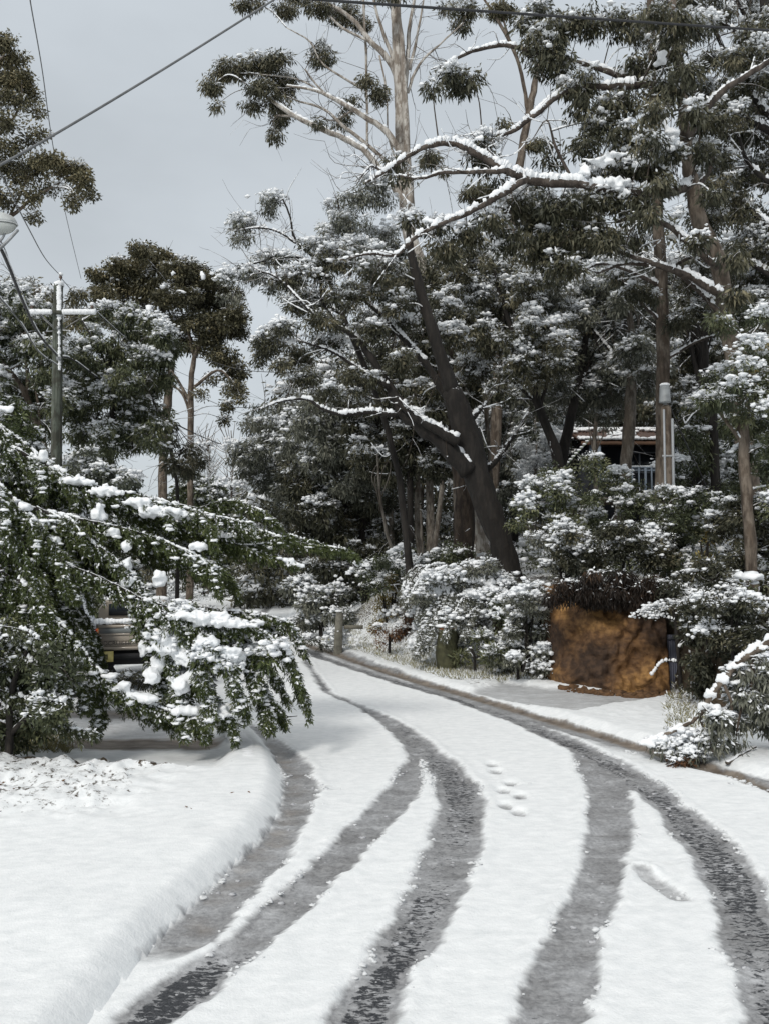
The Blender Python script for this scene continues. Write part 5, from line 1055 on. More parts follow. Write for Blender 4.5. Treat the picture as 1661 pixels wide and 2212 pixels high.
shrub('shrub', 'small reddish leafless shrub under the yellow bush', 26, [(820, 1355), (860, 1350), (865, 1385), (820, 1390)], 3, 'rust', .3, rad=(12, 18), L=.07).done()

# undergrowth that reads as one mass
U = Tree('undergrowth', 'x', 'x', 30, 'dark', 'bush')
n = 900
C = []
while len(C) < 750:
    x = rng.uniform(-9, 34); y = rng.uniform(17, 75)
    s_ = float(pdist(TOE, np.array([x]), np.array([y]))[0]) if inside(HILL, np.array([x]), np.array([y]))[0] else -1
    if s_ < 1.2: continue
    if abs(x / y) > .52: continue
    if y < 26 and abs(x - 3.6) < 1.3: continue
    C.append((x, y, zat(x, y) + rng.uniform(.1, .7)))
U.tufts(np.array(C), .5, 46, rng.uniform(.2, 1, len(C)), None, .13, .1, .45, .3)
C = []
while len(C) < 260:
    y = rng.uniform(19, 90); x = xl(y) - rng.uniform(1.5, 22)
    if y < 23 and x > -9: continue
    C.append((x, y, zat(x, y) + rng.uniform(.1, .6)))
U.tufts(np.array(C), .5, 40, rng.uniform(.3, 1, len(C)), None, .13, .1, .4, .3)
o = U.lv.build('undergrowth', LF['bush'], None); setp(o, 'low scrubby undergrowth over the hillside', None, None, 'stuff')
o = U.snow.build('undergrowth_snow', SNOW); setp(o, 'snow lying on the undergrowth', None, None, 'stuff')
o = mesh('undergrowth_frost', np.concatenate(U.sl.V), np.arange(U.sl.n * 4).reshape(-1, 4), SNOW, None, False); setp(o, 'snow-coated leaves of the undergrowth', None, None, 'stuff')
# far wood that closes the view
Wd = Tree('far_wood', 'x', 'x', 80, 'dark', 'dark')
C = []
for i in range(2600):
    y = rng.uniform(60, 80); x = rng.uniform(-.16, .62) * y
    g = zat(x, y); top = 22 * ss((x + 13) / 9) * (.75 + .5 * float(fbm(np.array([x * .13]), np.array([y * .05]), 2, 9)[0]))
    C.append((x, y, g + rng.uniform(0, max(1.5, float(top)))))
for i in range(650):
    y = rng.uniform(60, 80); x = rng.uniform(-.56, -.26) * y
    C.append((x, y, zat(x, y) + rng.uniform(0, 9 + 4 * math.sin(x * .4))))
for i in range(300):
    y = rng.uniform(105, 120); x = rng.uniform(-.3, -.02) * y
    C.append((x, y, zat(x, y) + rng.uniform(0, 5)))
Wd.tufts(np.array(C), 1.35, 44, rng.uniform(0, 1, len(C)), None, .5, .6, .42, .22, 1.0)
for i in range(46):
    y = rng.uniform(50, 74); x = rng.uniform(-.08, .5) * y; g = zat(x, y); lean = rng.normal(0, .8)
    q, r = smoothpath([(x, y, g - .3), (x + lean * .5, y, g + 5), (x + lean, y, g + 12)], [.2, .15, .06]); tube(Wd.trunk, q, r, 6)
o = Wd.lv.build('far_wood', LF['dark'], None); setp(o, 'far-off snowy eucalypt wood closing the view behind the nearer trees', None, None, 'stuff')
o = Wd.trunk.build('far_trunks', BK['grey']); setp(o, 'mass of thin trunks in the far-off wood', None, None, 'stuff')
o = Wd.snow.build('far_wood_snow', SNOW); setp(o, 'snow lying in the far-off wood', None, None, 'stuff')
o = mesh('far_wood_frost', np.concatenate(Wd.sl.V), np.arange(Wd.sl.n * 4).reshape(-1, 4), SNOW, None, False); setp(o, 'snow-coated leaves in the far-off wood', None, None, 'stuff')

# verge grass
gl = Leaves(); gs = Leaves()
def grass(n, fx, L, snowp, tint):
    P_ = []
    while len(P_) < n:
        x, y = fx(); P_.append((x, y, zat(x, y) - .01))
    P_ = np.array(P_); k = 7; p = np.repeat(P_, k, 0) + rng.normal(0, .03, (n * k, 3)) * np.array([1, 1, 0])
    d = rng.normal(0, .55, p.shape); d[:, 2] = rng.uniform(.4, 1.1, len(p))
    s_ = rng.random(len(p)) < snowp
    gl.add(p[~s_], d[~s_], L * rng.uniform(.4, 1.2, (~s_).sum()), .013, tint + rng.normal(0, .2, (~s_).sum()))
    gs.add(p[s_], d[s_], L * rng.uniform(.4, 1.0, s_.sum()), .02, rng.random(s_.sum()))
def vg():
    v = rng.uniform(1385, 1480); u = 690 + (v - 1385) * 3.0 + rng.uniform(-10, 190); y = float(G(u, v)[1]); x = float(G(u, v)[0])
    if x < xr(y) + .15 or x > xr(y) + 3.4: return vg()
    return x, y
grass(3800, vg, .16, .5, .5)
def vg2():
    u = rng.uniform(1170, 1560); v = rng.uniform(1478, 1600); x, y = G(u, v)
    if u < 1440 and not (1440 < v < 1482) : return vg2()
    return float(x), float(y)
grass(500, vg2, .12, .35, .3)
def vg3():
    u = rng.uniform(20, 150); v = rng.uniform(1575, 1635) ; x, y = G(u, v); return float(x), float(y)
grass(420, vg3, .14, .12, .3)
def vg4():
    u = rng.uniform(0, 560); v = rng.uniform(1640, 1850); x, y = G(u, v, .2); return float(x), float(y)

o = gl.build('verge_grass', LF['straw'], None); setp(o, 'straw-coloured grass poking through the snow', None, None, 'stuff')
o = mesh('verge_grass_frost', np.concatenate(gs.V), np.arange(gs.n * 4).reshape(-1, 4), SNOW, None, False); setp(o, 'snow-coated grass blades on the verge', None, None, 'stuff')

# ---------- clay bank
def claymat():
    m, nt, b = mat('orange_clay'); L = nt.links.new; t = N(nt, 'ShaderNodeTexCoord')
    def noise(sc_, det, scl=(1, 1, 1)):
        mp = N(nt, 'ShaderNodeMapping'); mp.inputs['Scale'].default_value = scl; L(t.outputs['Object'], mp.inputs[0])
        n = N(nt, 'ShaderNodeTexNoise'); n.inputs['Scale'].default_value = sc_; n.inputs['Detail'].default_value = det; L(mp.outputs[0], n.inputs['Vector']); return n.outputs[0]
    r = N(nt, 'ShaderNodeValToRGB'); e = r.color_ramp.elements; e[0].position = .38; e[0].color = (.06, .032, .016, 1); e[1].position = .62; e[1].color = (.38, .21, .07, 1)
    k = e.new(.5); k.color = (.17, .088, .034, 1); L(noise(.85, 6, (1, 1, 1)), r.inputs[0])
    r2 = N(nt, 'ShaderNodeValToRGB'); r2.color_ramp.elements[0].position = .42; r2.color_ramp.elements[1].position = .6; r2.color_ramp.elements[0].color = (.5, .46, .42, 1); r2.color_ramp.elements[1].color = (1, 1, 1, 1)
    L(noise(7, 9, (1, 1, 1.3)), r2.inputs[0])
    mx = N(nt, 'ShaderNodeMixRGB', blend_type='MULTIPLY'); mx.inputs[0].default_value = 1; L(r.outputs[0], mx.inputs[1]); L(r2.outputs[0], mx.inputs[2])
    L(mx.outputs[0], b.inputs['Base Color']); b.inputs['Roughness'].default_value = .8
    bp = N(nt, 'ShaderNodeBump'); bp.inputs['Strength'].default_value = .8; bp.inputs['Distance'].default_value = .06; L(noise(9, 8), bp.inputs['Height']); L(bp.outputs[0], b.inputs['Normal'])
    return m
a = np.array(G(1180, 1482)); b_ = np.array(G(1458, 1496)); ba, bb = a, b_; nu, nv = 90, 60
su = np.linspace(0, 1, nu); sv = np.linspace(-.06, 1, nv); SU, SV = np.meshgrid(su, sv)
bow = -.55 * np.sin(SU * math.pi) ** .7
px = a[0] + (b_[0] - a[0]) * SU; py = a[1] + (b_[1] - a[1]) * SU + bow + .55 * ss(SV) ** 1.2 * .8 + .9 * (ss((SU - .9) / .1) + ss((.1 - SU) / .1)) * .8
nzz = fbm(px * 1.3 + 3, SV * 2.5, 4, 41) - .47; nz2 = fbm(px * 5, SV * 9, 4, 42) - .47
nz3 = np.abs(fbm(px * 2.2 + 7, SV * 4, 3, 47) - .46); py = py - .40 + nzz * .7 + nz2 * .22 + nz3 * .8 + .12 * np.sin(SV * 11 + px) * .3; px = px + nz2 * .08
pz = SV * 2.3 + nzz * .1
top = SV > .97; py = py + np.where(SV > .9, (SV - .9) * 6, 0)
idb = np.arange(nu * nv).reshape(nv, nu)
o = mesh('clay_bank', np.stack([px, py, pz], -1).reshape(-1, 3), np.stack([idb[:-1, :-1], idb[:-1, 1:], idb[1:, 1:], idb[1:, :-1]], -1).reshape(-1, 4), claymat())
setp(o, 'cut bank of orange-brown clay at the end of the side driveway', None, None, 'structure')
# overhang of roots and dead fern
t = Tree('overhanging_shrub', 'curtain of dark dead fern and roots hanging over the top of the orange clay bank', 'shrub', 19.6, 'dark', 'fern')
t.br([(1330, 1285, 4), (1330, 1270, 3), (1340, 1240, 2)], ground=False, snow=.3)
for k in range(105):
    u = rng.uniform(1192, 1440); v = 1276 + rng.uniform(-34, 24) + (26 * abs((u - 1320) / 120) ** 2 if u > 1320 else 0)
    t.clump(u, v, 18, rng.uniform(10, 20), rng.uniform(-.5, .2) - .3, snow=.04, dens=.9, L=.14, n=40, droop=1.6, wr=.1, tint=.0 + .25 * rng.random(), rt=.2, twig=False)
t.base = (G(1330, 1490)[0], 20.5, 1.9); t.done()

# ---------- stump, fence post, panel, small logs, kerb
def stuffed(name, label, cat, loc): return empty(name, loc, label, cat)
sx, sy = G(966, 1425); sy = 22.0; sx = P(966, 1400, 22.3)[0]; g = P(966, 1408, 22.3)[2]; topz = P(966, 1358, 22.3)[2]
o = empty('tree_stump', (sx, 22.3, g), 'mossy cut stump wearing a flat cap of snow at the foot of the bank', 'stump')
A = Acc(); zz = np.linspace(g - .6, topz, 9); rr = np.interp(zz, [g - .6, g, topz], [.3, .27, .24]); tube(A, [(sx + .02 * math.sin(k), 22.3, z) for k, z in enumerate(zz)], rr, 18, .05); A.build('stump_wood', simple('mossy_stump', (.06, .06, .03), .9, 0, .5, 5, .6, 20), o)
A = Acc(); tube(A, [(sx, 22.3, topz - .01), (sx, 22.3, topz + .03)], [.25, .245], 18, .02); A.build('cut_face', simple('orange_heartwood', (.32, .14, .07), .8), o)
A = Acc(); blobs(A, [(sx, 22.28, topz + .08), (sx - .12, 22.25, topz + .07), (sx + .13, 22.25, topz + .065)], [(.31, .29, .06), (.2, .22, .05), (.18, .22, .05)], 2, .03); A.build('snow_cap', SNOW, o)
fx, fy = 0, 28.5; p0 = P(733, 1384, 28.0); p1 = P(737, 1322, 28.0)
o = empty('fence_post', (p0[0], 28, zat(p0[0], 28)), 'weathered grey timber post standing alone at the bend before the dark shrubs', 'post')
A = Acc(); w_ = .115; zb = zat(p0[0], 28) - .3
q = np.array([[-w_, -w_], [w_, -w_ * .8], [w_, w_], [-w_, w_]]); V = []; lv = [(zb, 1.15, -.05), (zb + .6, 1.1, -.03), (p1[2] - .25, 1.0, 0), (p1[2] - .05, .95, .02), (p1[2], .75, .0)]
for z, s_, dx in lv: V += [(p0[0] + dx + a_ * s_, 28 + c_ * s_, z + (.05 if (a_ < 0 and z == p1[2]) else 0)) for a_, c_ in q]
Q = [[i * 4 + j, i * 4 + (j + 1) % 4, i * 4 + 4 + (j + 1) % 4, i * 4 + 4 + j] for i in range(4) for j in range(4)] + [[16, 17, 18, 19]]
A.add(np.array(V), np.array(Q)); A.build('post_timber', simple('weathered_timber', (.15, .145, .12), .9, 0, .4, 6, .7, 25), o, False)
A = Acc(); box((p0[0] + .45, 28.05, p0[2] + .42), (.6, .05, .12), .1, A); A.build('broken_rail', simple('old_rail', (.16, .15, .12), .9), o, False)
A = Acc(); blobs(A, [(p0[0], 28, p1[2] + .03)], [(.13, .13, .04)], 2, .05); A.build('snow_cap', SNOW, o)
# blue-grey panel
pa = P(1431, 1488, 19.3); pb = P(1462, 1375, 19.3); cx_ = (pa[0] + pb[0]) / 2; hh = pb[2] - (-.02); ww = pb[0] - pa[0]
o = empty('metal_panel', (cx_, 19.3, .02), 'upright blue-grey panel leaning in the shade between the clay bank and the dark shrubs', 'panel')
A = Acc(); 
for k in range(7): box((cx_ - ww / 2 + (k + .5) * ww / 7, 19.3 + (.012 if k % 2 else 0), hh / 2 + .02), (ww / 7 - .001, .03, hh), 0, A)
A.build('sheet', simple('blue_grey_sheet', (.14, .15, .2), .6, 0, .1), o, False)
BT = simple('blue_grey_batten', (.11, .12, .15), .7)
for z_ in (.12, hh - .06):
    A = Acc(); box((cx_, 19.285, z_), (ww + .03, .03, .06), 0, A); A.build('batten', BT, o, False)
# stem in front of the panel
t = Tree('bare_sapling', 'thin dark bare stem in front of the blue-grey panel', 'tree', 18.2, 'dark', 'dark'); t.br([(1472, 1512, 5), (1466, 1440, 4), (1460, 1370, 4), (1452, 1300, 3)], ground=True, snow=.2)
t.br([(1462, 1400, 2), (1500, 1372, 2), (1560, 1362, 1)], snow=1.5); t.br([(1456, 1340, 2), (1420, 1330, 1.5), (1395, 1322, 1)], snow=1.5); t.br([(1466, 1430, 2), (1430, 1430, 1.5), (1405, 1460, 1)], snow=1.5)
for (u, v) in [(1400, 1325), (1420, 1312), (1460, 1305), (1490, 1290), (1500, 1370)]: t.clump(u, v, 24, 8, 0, snow=.8, dens=1, L=.08, n=40, twig=False, rt=.16)
t.done()
# kerb
K = gp([(462, 1558), (478, 1580), (498, 1605), (522, 1635), (534, 1670)])
o = empty('kerb', (K[2][0], K[2][1], 0), 'snow-capped concrete kerb at the mouth of the left driveway', 'kerb')
A = Acc(); S2 = Acc()
for i in range(len(K) - 1):
    a_, b2_ = K[i], K[i + 1]; d = b2_ - a_; L_ = np.hypot(*d); an = math.atan2(d[1], d[0]); c_ = (a_ + b2_) / 2
    box((c_[0], c_[1], .07), (L_ - .06, .16, .17), an, A)
    for k in range(7):
        w2 = rng.random(); S2.n += 0; pp = a_ + d * (k + .5) / 7; blobs(S2, [(pp[0] + .03, pp[1] + .02, .165)], [(.16, .16, .055)], 2, .06)
A.build('kerb_stone', simple('dirty_concrete', (.13, .09, .07), .9), o, False); S2.build('snow_cap', SNOW, o)
# fallen stick on the right snow, twig on the side snow
for (pts, lab) in [([(1375, 0), (0, 0)], '')]: pass
def stick(a_, b2_, r, lab):
    q = [(*G(*a_), .12), (*((np.array(G(*a_)) + np.array(G(*b2_))) / 2), .16), (*G(*b2_), .2)]; q, rr = smoothpath(q, [r, r * .8, r * .6], 1, .3); A = Acc(); tube(A, q, rr, 7, .1)
    o = A.build('fallen_stick', BK['twig']); setp(o, lab, 'stick')
stick((1122, 1461), (1150, 1446), .02, 'short fallen stick lying on the snow left of the orange clay bank')
stick((1570, 1668), (1632, 1645), .03, 'brown fallen stick on the snowy verge at the right edge')
# leaf litter bits on the left verge
L2 = Leaves(); pp = []
for (u, v, n_) in [(12, 1712, 6), (140, 1700, 2), (395, 1745, 3), (500, 1712, 2)]:
    for k in range(n_):
        x, y = G(u + rng.normal(0, 14), v + rng.normal(0, 4), .2); pp.append((x, y, zat(x, y) + .012))
pp = np.array(pp); d = rng.normal(0, 1, pp.shape); d[:, 2] *= .2; L2.add(pp, d, .06, .02, rng.random(len(pp)))
o = L2.build('leaf_litter', LF['rust'], None); setp(o, 'scattered fallen leaves on the snowy verge', None, None, 'stuff')

# ---------- right foreground bough
t = Tree('gum_branch', 'snow-laden broken gum bough arching down to the road edge at the right', 'branch', 12.2, 'tan', 'grey', base=(6.4, 12.0, .3))
t.br([(1830, 1300, 12), (1740, 1335, 10), (1661, 1385, 9), (1600, 1425, 8), (1560, 1470, 7), (1530, 1510, 6), (1505, 1550, 5), (1450, 1580, 4), (1400, 1600, 2)], snow=.9, seg=10)
t.br([(1620, 1410, 5), (1625, 1470, 4), (1600, 1530, 3), (1590, 1590, 2)], snow=.8); t.br([(1560, 1470, 4), (1580, 1530, 3), (1560, 1590, 2)], snow=.8); t.br([(1690, 1370, 5), (1690, 1450, 4), (1660, 1530, 3)], snow=.6); t.br([(1510, 1545, 3), (1520, 1600, 2), (1480, 1650, 1)], snow=.8)
for (u, v, a, b, s_, dn) in [(1650, 1450, 44, 40, .35, 1.3), (1640, 1510, 50, 40, .3, 1.4), (1600, 1500, 40, 40, .35, 1.2), (1670, 1560, 50, 26, .12, 1.2), (1590, 1560, 44, 30, .35, 1.2), (1550, 1560, 40, 28, .45, 1.1), (1530, 1600, 44, 24, .45, 1.1), (1480, 1600, 40, 20, .75, 1), (1440, 1610, 40, 12, .8, 1), (1490, 1630, 34, 14, .4, .9), (1720, 1450, 50, 60, .3, 1.2), (1580, 1600, 36, 18, .25, .8), (1600, 1450, 30, 26, .3, .9)]:
    t.clump(u, v, a, b * 1.15, rng.uniform(-.3, .3), snow=s_, dens=dn * .9, tint=.45, L=.125, n=40, droop=1.4, rt=.16, wr=.17)
for (u, v, a, b, n) in [(1640, 1398, 26, 8, 10), (1590, 1435, 20, 9, 10), (1560, 1465, 14, 12, 9), (1535, 1500, 14, 12, 9), (1520, 1525, 16, 10, 9), (1545, 1530, 14, 8, 6), (1470, 1575, 26, 7, 9), (1430, 1595, 36, 9, 14), (1400, 1605, 22, 8, 10), (1445, 1625, 50, 5, 14), (1520, 1640, 20, 12, 8)]: t.pile(u, v, a, b * .8, int(n * 1.6), 0, .45)
t.done()
t = Tree('twig_heap', 'small heap of brown leafy twigs spilling onto the wet road edge below the bough', 'twigs', 11.9, 'dark', 'rust', base=(3.9, 11.6, .05))
t.br([(1440, 1655, 2), (1480, 1640, 2), (1500, 1630, 1)], snow=0)
t.clump(1475, 1648, 30, 10, 0, snow=.3, dens=1, L=.07, n=30, rt=.1, droop=.3, twig=False, tint=.2); t.done()
t = Tree('broken_twig', 'small dark twig lying on the road snow below the cypress boughs', 'twig', 16, 'dark', 'dark', base=(-1.9, 15.2, .05))
gx0 = [G(u, v, .06) for u, v in [(598, 1553), (620, 1551), (643, 1549)]]
q, r = smoothpath([(a_[0], a_[1], .08) for a_ in gx0], [.012, .014, .008]); tube(t.trunk, q, r, 5); t.done()
shrub('shrub', 'low grass-like shrub behind the snowy bough at the right edge', 14.5, [(1600, 1520), (1760, 1500), (1760, 1600), (1620, 1600)], 5, 'bush', .2, tint=.5, rad=(24, 34), L=.1).done()

# ---------- utility pole
D = 31.0
b = P(120, 1235, D); gz = zat(b[0], D)
o = empty('utility_pole', (b[0], D, gz), 'green-grey timber utility pole with one snow-topped crossarm at the left', 'utility pole')
ptop = P(129, 617, D); pmid = P(126, 675, D)
A = Acc(); q, r = smoothpath([(b[0] - .06, D, gz - .3), tuple(b), tuple(pmid), tuple(ptop)], [.24, .21, .165, .15]); tube(A, q, r, 18, .015); A.build('pole', WOODPOLE, o)
A = Acc(); tube(A, [ptop + [0, 0, -.02], ptop + [0, 0, .1], ptop + [0, 0, .16]], [.17, .17, .08], 14, .05)
for v in np.arange(622, 800, 3.4):   # snow plastered down the weather side
    c_ = P(127 + (v - 617) * .01 + 3.5, v, D); w_ = .10 if v < 690 else .045 * rng.uniform(.3, 1.5)
    blobs(A, [c_ + [0, -.13, 0]], [(w_, .05, .055)], 1, .1)
A.build('snow', SNOW, o)
ca = P(64, 676, D - .22); cb_ = P(208, 674, D - .22); A = Acc(); box((ca + cb_) / 2, (cb_[0] - ca[0], .11, .13), 0, A); x_arm = A.build('crossarm', WOODPOLE, o, False)
A = Acc()
for u0, u1 in ((66, 112), (139, 207)):
    for u in np.arange(u0, u1, 2.2): c_ = P(u, 673.5, D - .29); blobs(A, [c_], [(.07, .10, rng.uniform(.085, .105))], 1, .06)
A.build('crossarm_snow', SNOW, o)
for u, v, f_ in [(70, 662, 0), (200, 662, 0), (132, 598, 1)]:
    c_ = P(u, v, D - .2 * (1 - f_)); A = Acc(); tube(A, [c_ + [0, 0, -.14], c_ + [0, 0, -.06], c_ + [0, 0, -.04], c_ + [0, 0, .02], c_ + [0, 0, .05]], [.02, .025, .06, .05, .03], 10, 0); ins = A.build('insulator', simple('brown_porcelain', (.12, .08, .06), .3), o)
    A = Acc(); blobs(A, [c_ + [0, 0, .09]], [(.085, .085, .065)], 2, .04); A.build('insulator_snow', SNOW, o)
GV = simple('galvanised', (.3, .31, .32), .5, .6); c_ = P(127, 708, D - .2)
for c_, s_ in ((c_, (.1, .06, .1)), (P(128, 775, D - .2), (.16, .08, .12))):
    A = Acc(); box(c_, s_, 0, A); A.build('bracket', GV, o, False)
SB = simple('steel_brace', (.2, .2, .2), .5, .6)
for u0, u1 in ((86, 120), (186, 136)):
    A = Acc(); tube(A, [P(u0, 680, D - .2), P(u1, 712, D - .2)], [.018, .018], 6, 0); A.build('brace', SB, o)
# a second thin pole at the far bend
D2 = 44; pb2 = P(668, 1330, D2); gz = zat(pb2[0], D2); o = empty('utility_pole', (pb2[0], D2, gz), 'slender greenish pole at the bend in front of the dark wood', 'utility pole')
A = Acc(); tube(A, [(pb2[0], D2, gz - .2), tuple(P(668, 1150, D2)), tuple(P(669, 995, D2))], [.15, .13, .11], 12, .01); A.build('pole', WOODPOLE, o)
A = Acc(); blobs(A, [P(669, 994, D2)], [(.13, .13, .07)], 1, .05); A.build('snow_cap', SNOW, o)
A = Acc(); box(P(669, 1004, D2 - .15), (.9, .08, .09), 0, A); A.build('crossarm', WOODPOLE, o, False)

# ---------- street lamp (its pole stands just outside the picture)
DL = 14.0; base = P(-75, 1235, DL); gz = zat(base[0], DL)
o = empty('street_lamp', (base[0], DL, gz), 'street lamp with a grey domed head reaching in at the left edge', 'street lamp')
A = Acc(); tube(A, [(base[0], DL, gz - .2), tuple(P(-75, 900, DL)), tuple(P(-75, 400, DL))], [.16, .14, .12], 14, .01); A.build('pole', WOODPOLE, o)
GAL = simple('galvanised_arm', (.26, .27, .28), .5, .5)
A = Acc(); q, r = smoothpath([P(-75, 600, DL), P(-30, 560, DL), P(8, 530, DL), P(40, 497, DL)], [.03, .03, .026, .022]); tube(A, q, r, 8, 0); q, r = smoothpath([P(-10, 532, DL), P(6, 515, DL), P(14, 497, DL)], [.02, .02, .018]); tube(A, q, r, 6, 0); A.build('arm', GAL, o)
def dome(c, ax, zs, mat_, name, up=True, par=None):
    v, f = ICO[2]; v = v.copy(); V = v * np.array(ax); 
    V[:, 2] = np.where(v[:, 2] > 0, v[:, 2] * zs[0], v[:, 2] * zs[1]); A = Acc(); A.add(V + c, None, f); return A.build(name, mat_, par)
hc = P(-2, 484, DL)
dome(hc, (.30, .17, 1), (.19, .0), simple('lamp_housing', (.42, .44, .44), .5), 'housing', par=o)
gm, gnt, gb = mat('frosted_lens'); gb.inputs['Base Color'].default_value = (.42, .44, .42, 1); gb.inputs['Roughness'].default_value = .25; gb.inputs['Coat Weight'].default_value = .5
dome(hc + [0, 0, -.015], (.285, .16, 1), (.0, .16), gm, 'lens', par=o)
A = Acc(); th = np.linspace(0, 2 * math.pi, 25); tube(A, [hc + [.30 * math.cos(k), .17 * math.sin(k), -.005] for k in th], [.012] * 25, 6, 0, False); A.build('rim', simple('lamp_rim', (.5, .52, .52), .4), o)

# ---------- wires
WM = simple('black_cable', (.02, .021, .024), .6, 0, .2, 6, 0); WG = simple('grey_cable', (.12, .125, .13), .6, 0, .2, 6, 0)
def wire(lab, pts, r, m=WM, snow=0, sag=0):
    q = np.array([P(*p) for p in pts]); k = np.linspace(0, 1, 40); cum = np.concatenate([[0], np.cumsum(np.linalg.norm(np.diff(q, axis=0), axis=1))]); cum /= cum[-1]
    if len(q) > 2: q2, _ = smoothpath(q, [1] * len(q), .3)
    else: q2 = np.stack([np.interp(k, cum, q[:, i]) for i in range(3)], 1); q2[:, 2] -= sag * 4 * k * (1 - k)
    o = empty('overhead_cable', q[0], lab, 'cable', 'overhead cables'); A = Acc(); tube(A, q2, np.full(len(q2), r), 7, 0); A.build('cable', m, o)
    if snow:
        A = Acc(); n_ = len(q2); seg_ = np.linalg.norm(q2[-1] - q2[0]); kk = np.linspace(0, n_ - 1, int(seg_ / .12)); i0 = np.clip(kk.astype(int), 0, n_ - 2); c_ = q2[i0] + (q2[i0 + 1] - q2[i0]) * (kk - i0)[:, None]
        on = fbm(kk * .3, kk * 0, 2, 3) > .28; c_ = c_[on]; blobs(A, c_ + [0, 0, r + snow * .3], np.stack([np.full(len(c_), .09), np.full(len(c_), .09), np.full(len(c_), snow)], 1) * [snow / .09 * .9, 1, 1], 1, .1); setp(A.build('snow', SNOW, o), kind='stuff')
    return o
wire('thin wire running down from the top edge to the trees behind the crossarm', [(60, -60, 14), (66, 0, 15), (92, 150, 19), (113, 300, 24), (140, 450, 32), (176, 602, 44)], .012, WG)
wire('straight cable slanting from the top-left gum up to the top edge of the sky', [(-60, 390, 11), (120, 290, 12), (360, 146, 13.3), (592, 0, 15), (700, -70, 16)], .018, WG)
wire('black cable crossing the top right above the limbs', [(600, -14, 9), (690, -1, 9.3), (1100, 28, 10.5), (1661, 66, 12), (1900, 84, 13)], .016)
wire('wire from behind the lamp to the insulator on top of the pole', [(-20, 330, 12), (62, 492, 17), (100, 560, 23), (132, 596, 31)], .012, WG)
wire('thick bundled cable drooping from the lamp to the middle of the pole, partly snowy', [(-75, 420, 14), (0, 532, 15.5), (50, 650, 20), (85, 722, 25), (124, 768, 30.7)], .032, WM, .035)
wire('thinner wire left of the bundled cable, ending at the left crossarm insulator', [(-40, 450, 14), (12, 540, 17), (34, 610, 22), (70, 662, 30.8)], .012, WG)
wire('snow-lined lower cable sagging to the pole under the bundle', [(-75, 560, 14), (40, 690, 20), (85, 760, 26), (124, 788, 30.7)], .018, WG, .02)
wire('bundled cable running from the pole back along the far road', [(126, 770, 31.2), (160, 778, 33), (230, 828, 38), (350, 900, 48), (480, 960, 66), (668, 1000, 44.2)], .03, WM, .03)
wire('right crossarm wire running back towards the far trees', [(200, 664, 31), (290, 745, 38), (420, 850, 52), (560, 905, 80), (640, 925, 100)], .013, WG, .014)
wire('pole-top wire running back towards the far trees', [(132, 600, 31), (210, 680, 38), (380, 800, 52), (520, 850, 80), (640, 880, 100)], .013, WG)
wire('left crossarm wire running back over the snowy shrubs', [(70, 664, 31), (200, 780, 38), (350, 900, 50), (480, 960, 70), (600, 990, 90)], .013, WG, .013)
wire('thin cable crossing the sky gap between the domed gums and the wood', [(420, 768, 48), (520, 798, 46), (640, 806, 44)], .018, WM)
wire('second thin cable low in the sky gap', [(500, 880, 50), (590, 880, 44), (650, 862, 40)], .018, WM)

# ---------- service post with conduits
D = 23.0; pc = P(1440, 1235, D); gz = zat(pc[0], D)
o = empty('service_post', (pc[0], D, gz), 'brown timber service post with two pale conduits and a grey cap box', 'post')
A = Acc(); tube(A, [(pc[0], D, gz - .2), tuple(P(1440, 1000, D)), tuple(P(1437, 878, D))], [.15, .14, .13], 14, .02); A.build('post_timber', BK['tan'], o)
CON = simple('pale_conduit', (.34, .36, .38), .5, 0, .08, 4, 0)
for du, dd, v0, r_ in ((-5, -.17, 885, .028), (13, -.1, 905, .036)):
    A = Acc(); tube(A, [(P(1440 + du, 1235, D)[0], D + dd, gz - .1), tuple(P(1440 + du, 1000, D + dd)), tuple(P(1438 + du, v0, D + dd))], [r_] * 3, 8, 0); A.build('conduit', CON, o)
A = Acc(); c_ = P(1435, 851, D - .1); tube(A, [c_ + [0, 0, -.22], c_ + [0, 0, -.2], c_ + [0, 0, .18], c_ + [0, 0, .22]], [.16, .15, .13, .08], 14, 0); A.build('cap_box', simple('grey_box', (.27, .29, .30), .5), o)
A = Acc(); blobs(A, [c_ + [0, 0, .24]], [(.13, .13, .05)], 2, .05); A.build('snow_cap', SNOW, o)
A = Acc(); tube(A, [P(1430, 985, D - .15) , P(1456, 985, D - .1)], [.03, .03], 8, 0); A.build('strap', simple('conduit_strap', (.35, .36, .37), .5), o)
wire('black service cable dropping right from the grey cap box into the shrubs', [(1440, 862, 22.9), (1470, 935, 23.5), (1520, 1040, 26), (1560, 1140, 28)], .018, WM)

# ---------- house
D = 40.0; m_ = M(D)
o = empty('house', (*P(1400, 1235, D + 3)[:2], 4.5), 'dark timber house with snow-striped roof half hidden behind trees on the hill', 'house')
def hz(v, d=D): return float(P(0, v, d)[2])
def hx(u, d=D): return float(P(u, 900, d)[0])
x0, x1 = hx(1264), hx(1560); zf = hz(952); zb = hz(1120)
DK = simple('dark_boards', (.022, .026, .033), .7, 0, .3, 3, .2, 12); BR = simple('brown_fascia', (.13, .07, .04), .7); BLU = simple('pale_blue_paint', (.25, .3, .36), .6, 0, .1)
A = Acc(); box(((x0 + x1) / 2 + .1, D + 3.3, (zf + zb) / 2 - .2), (x1 - x0 - .3, 3.4, zf - zb + .3), 0, A); A.build('wall', DK, o, False)
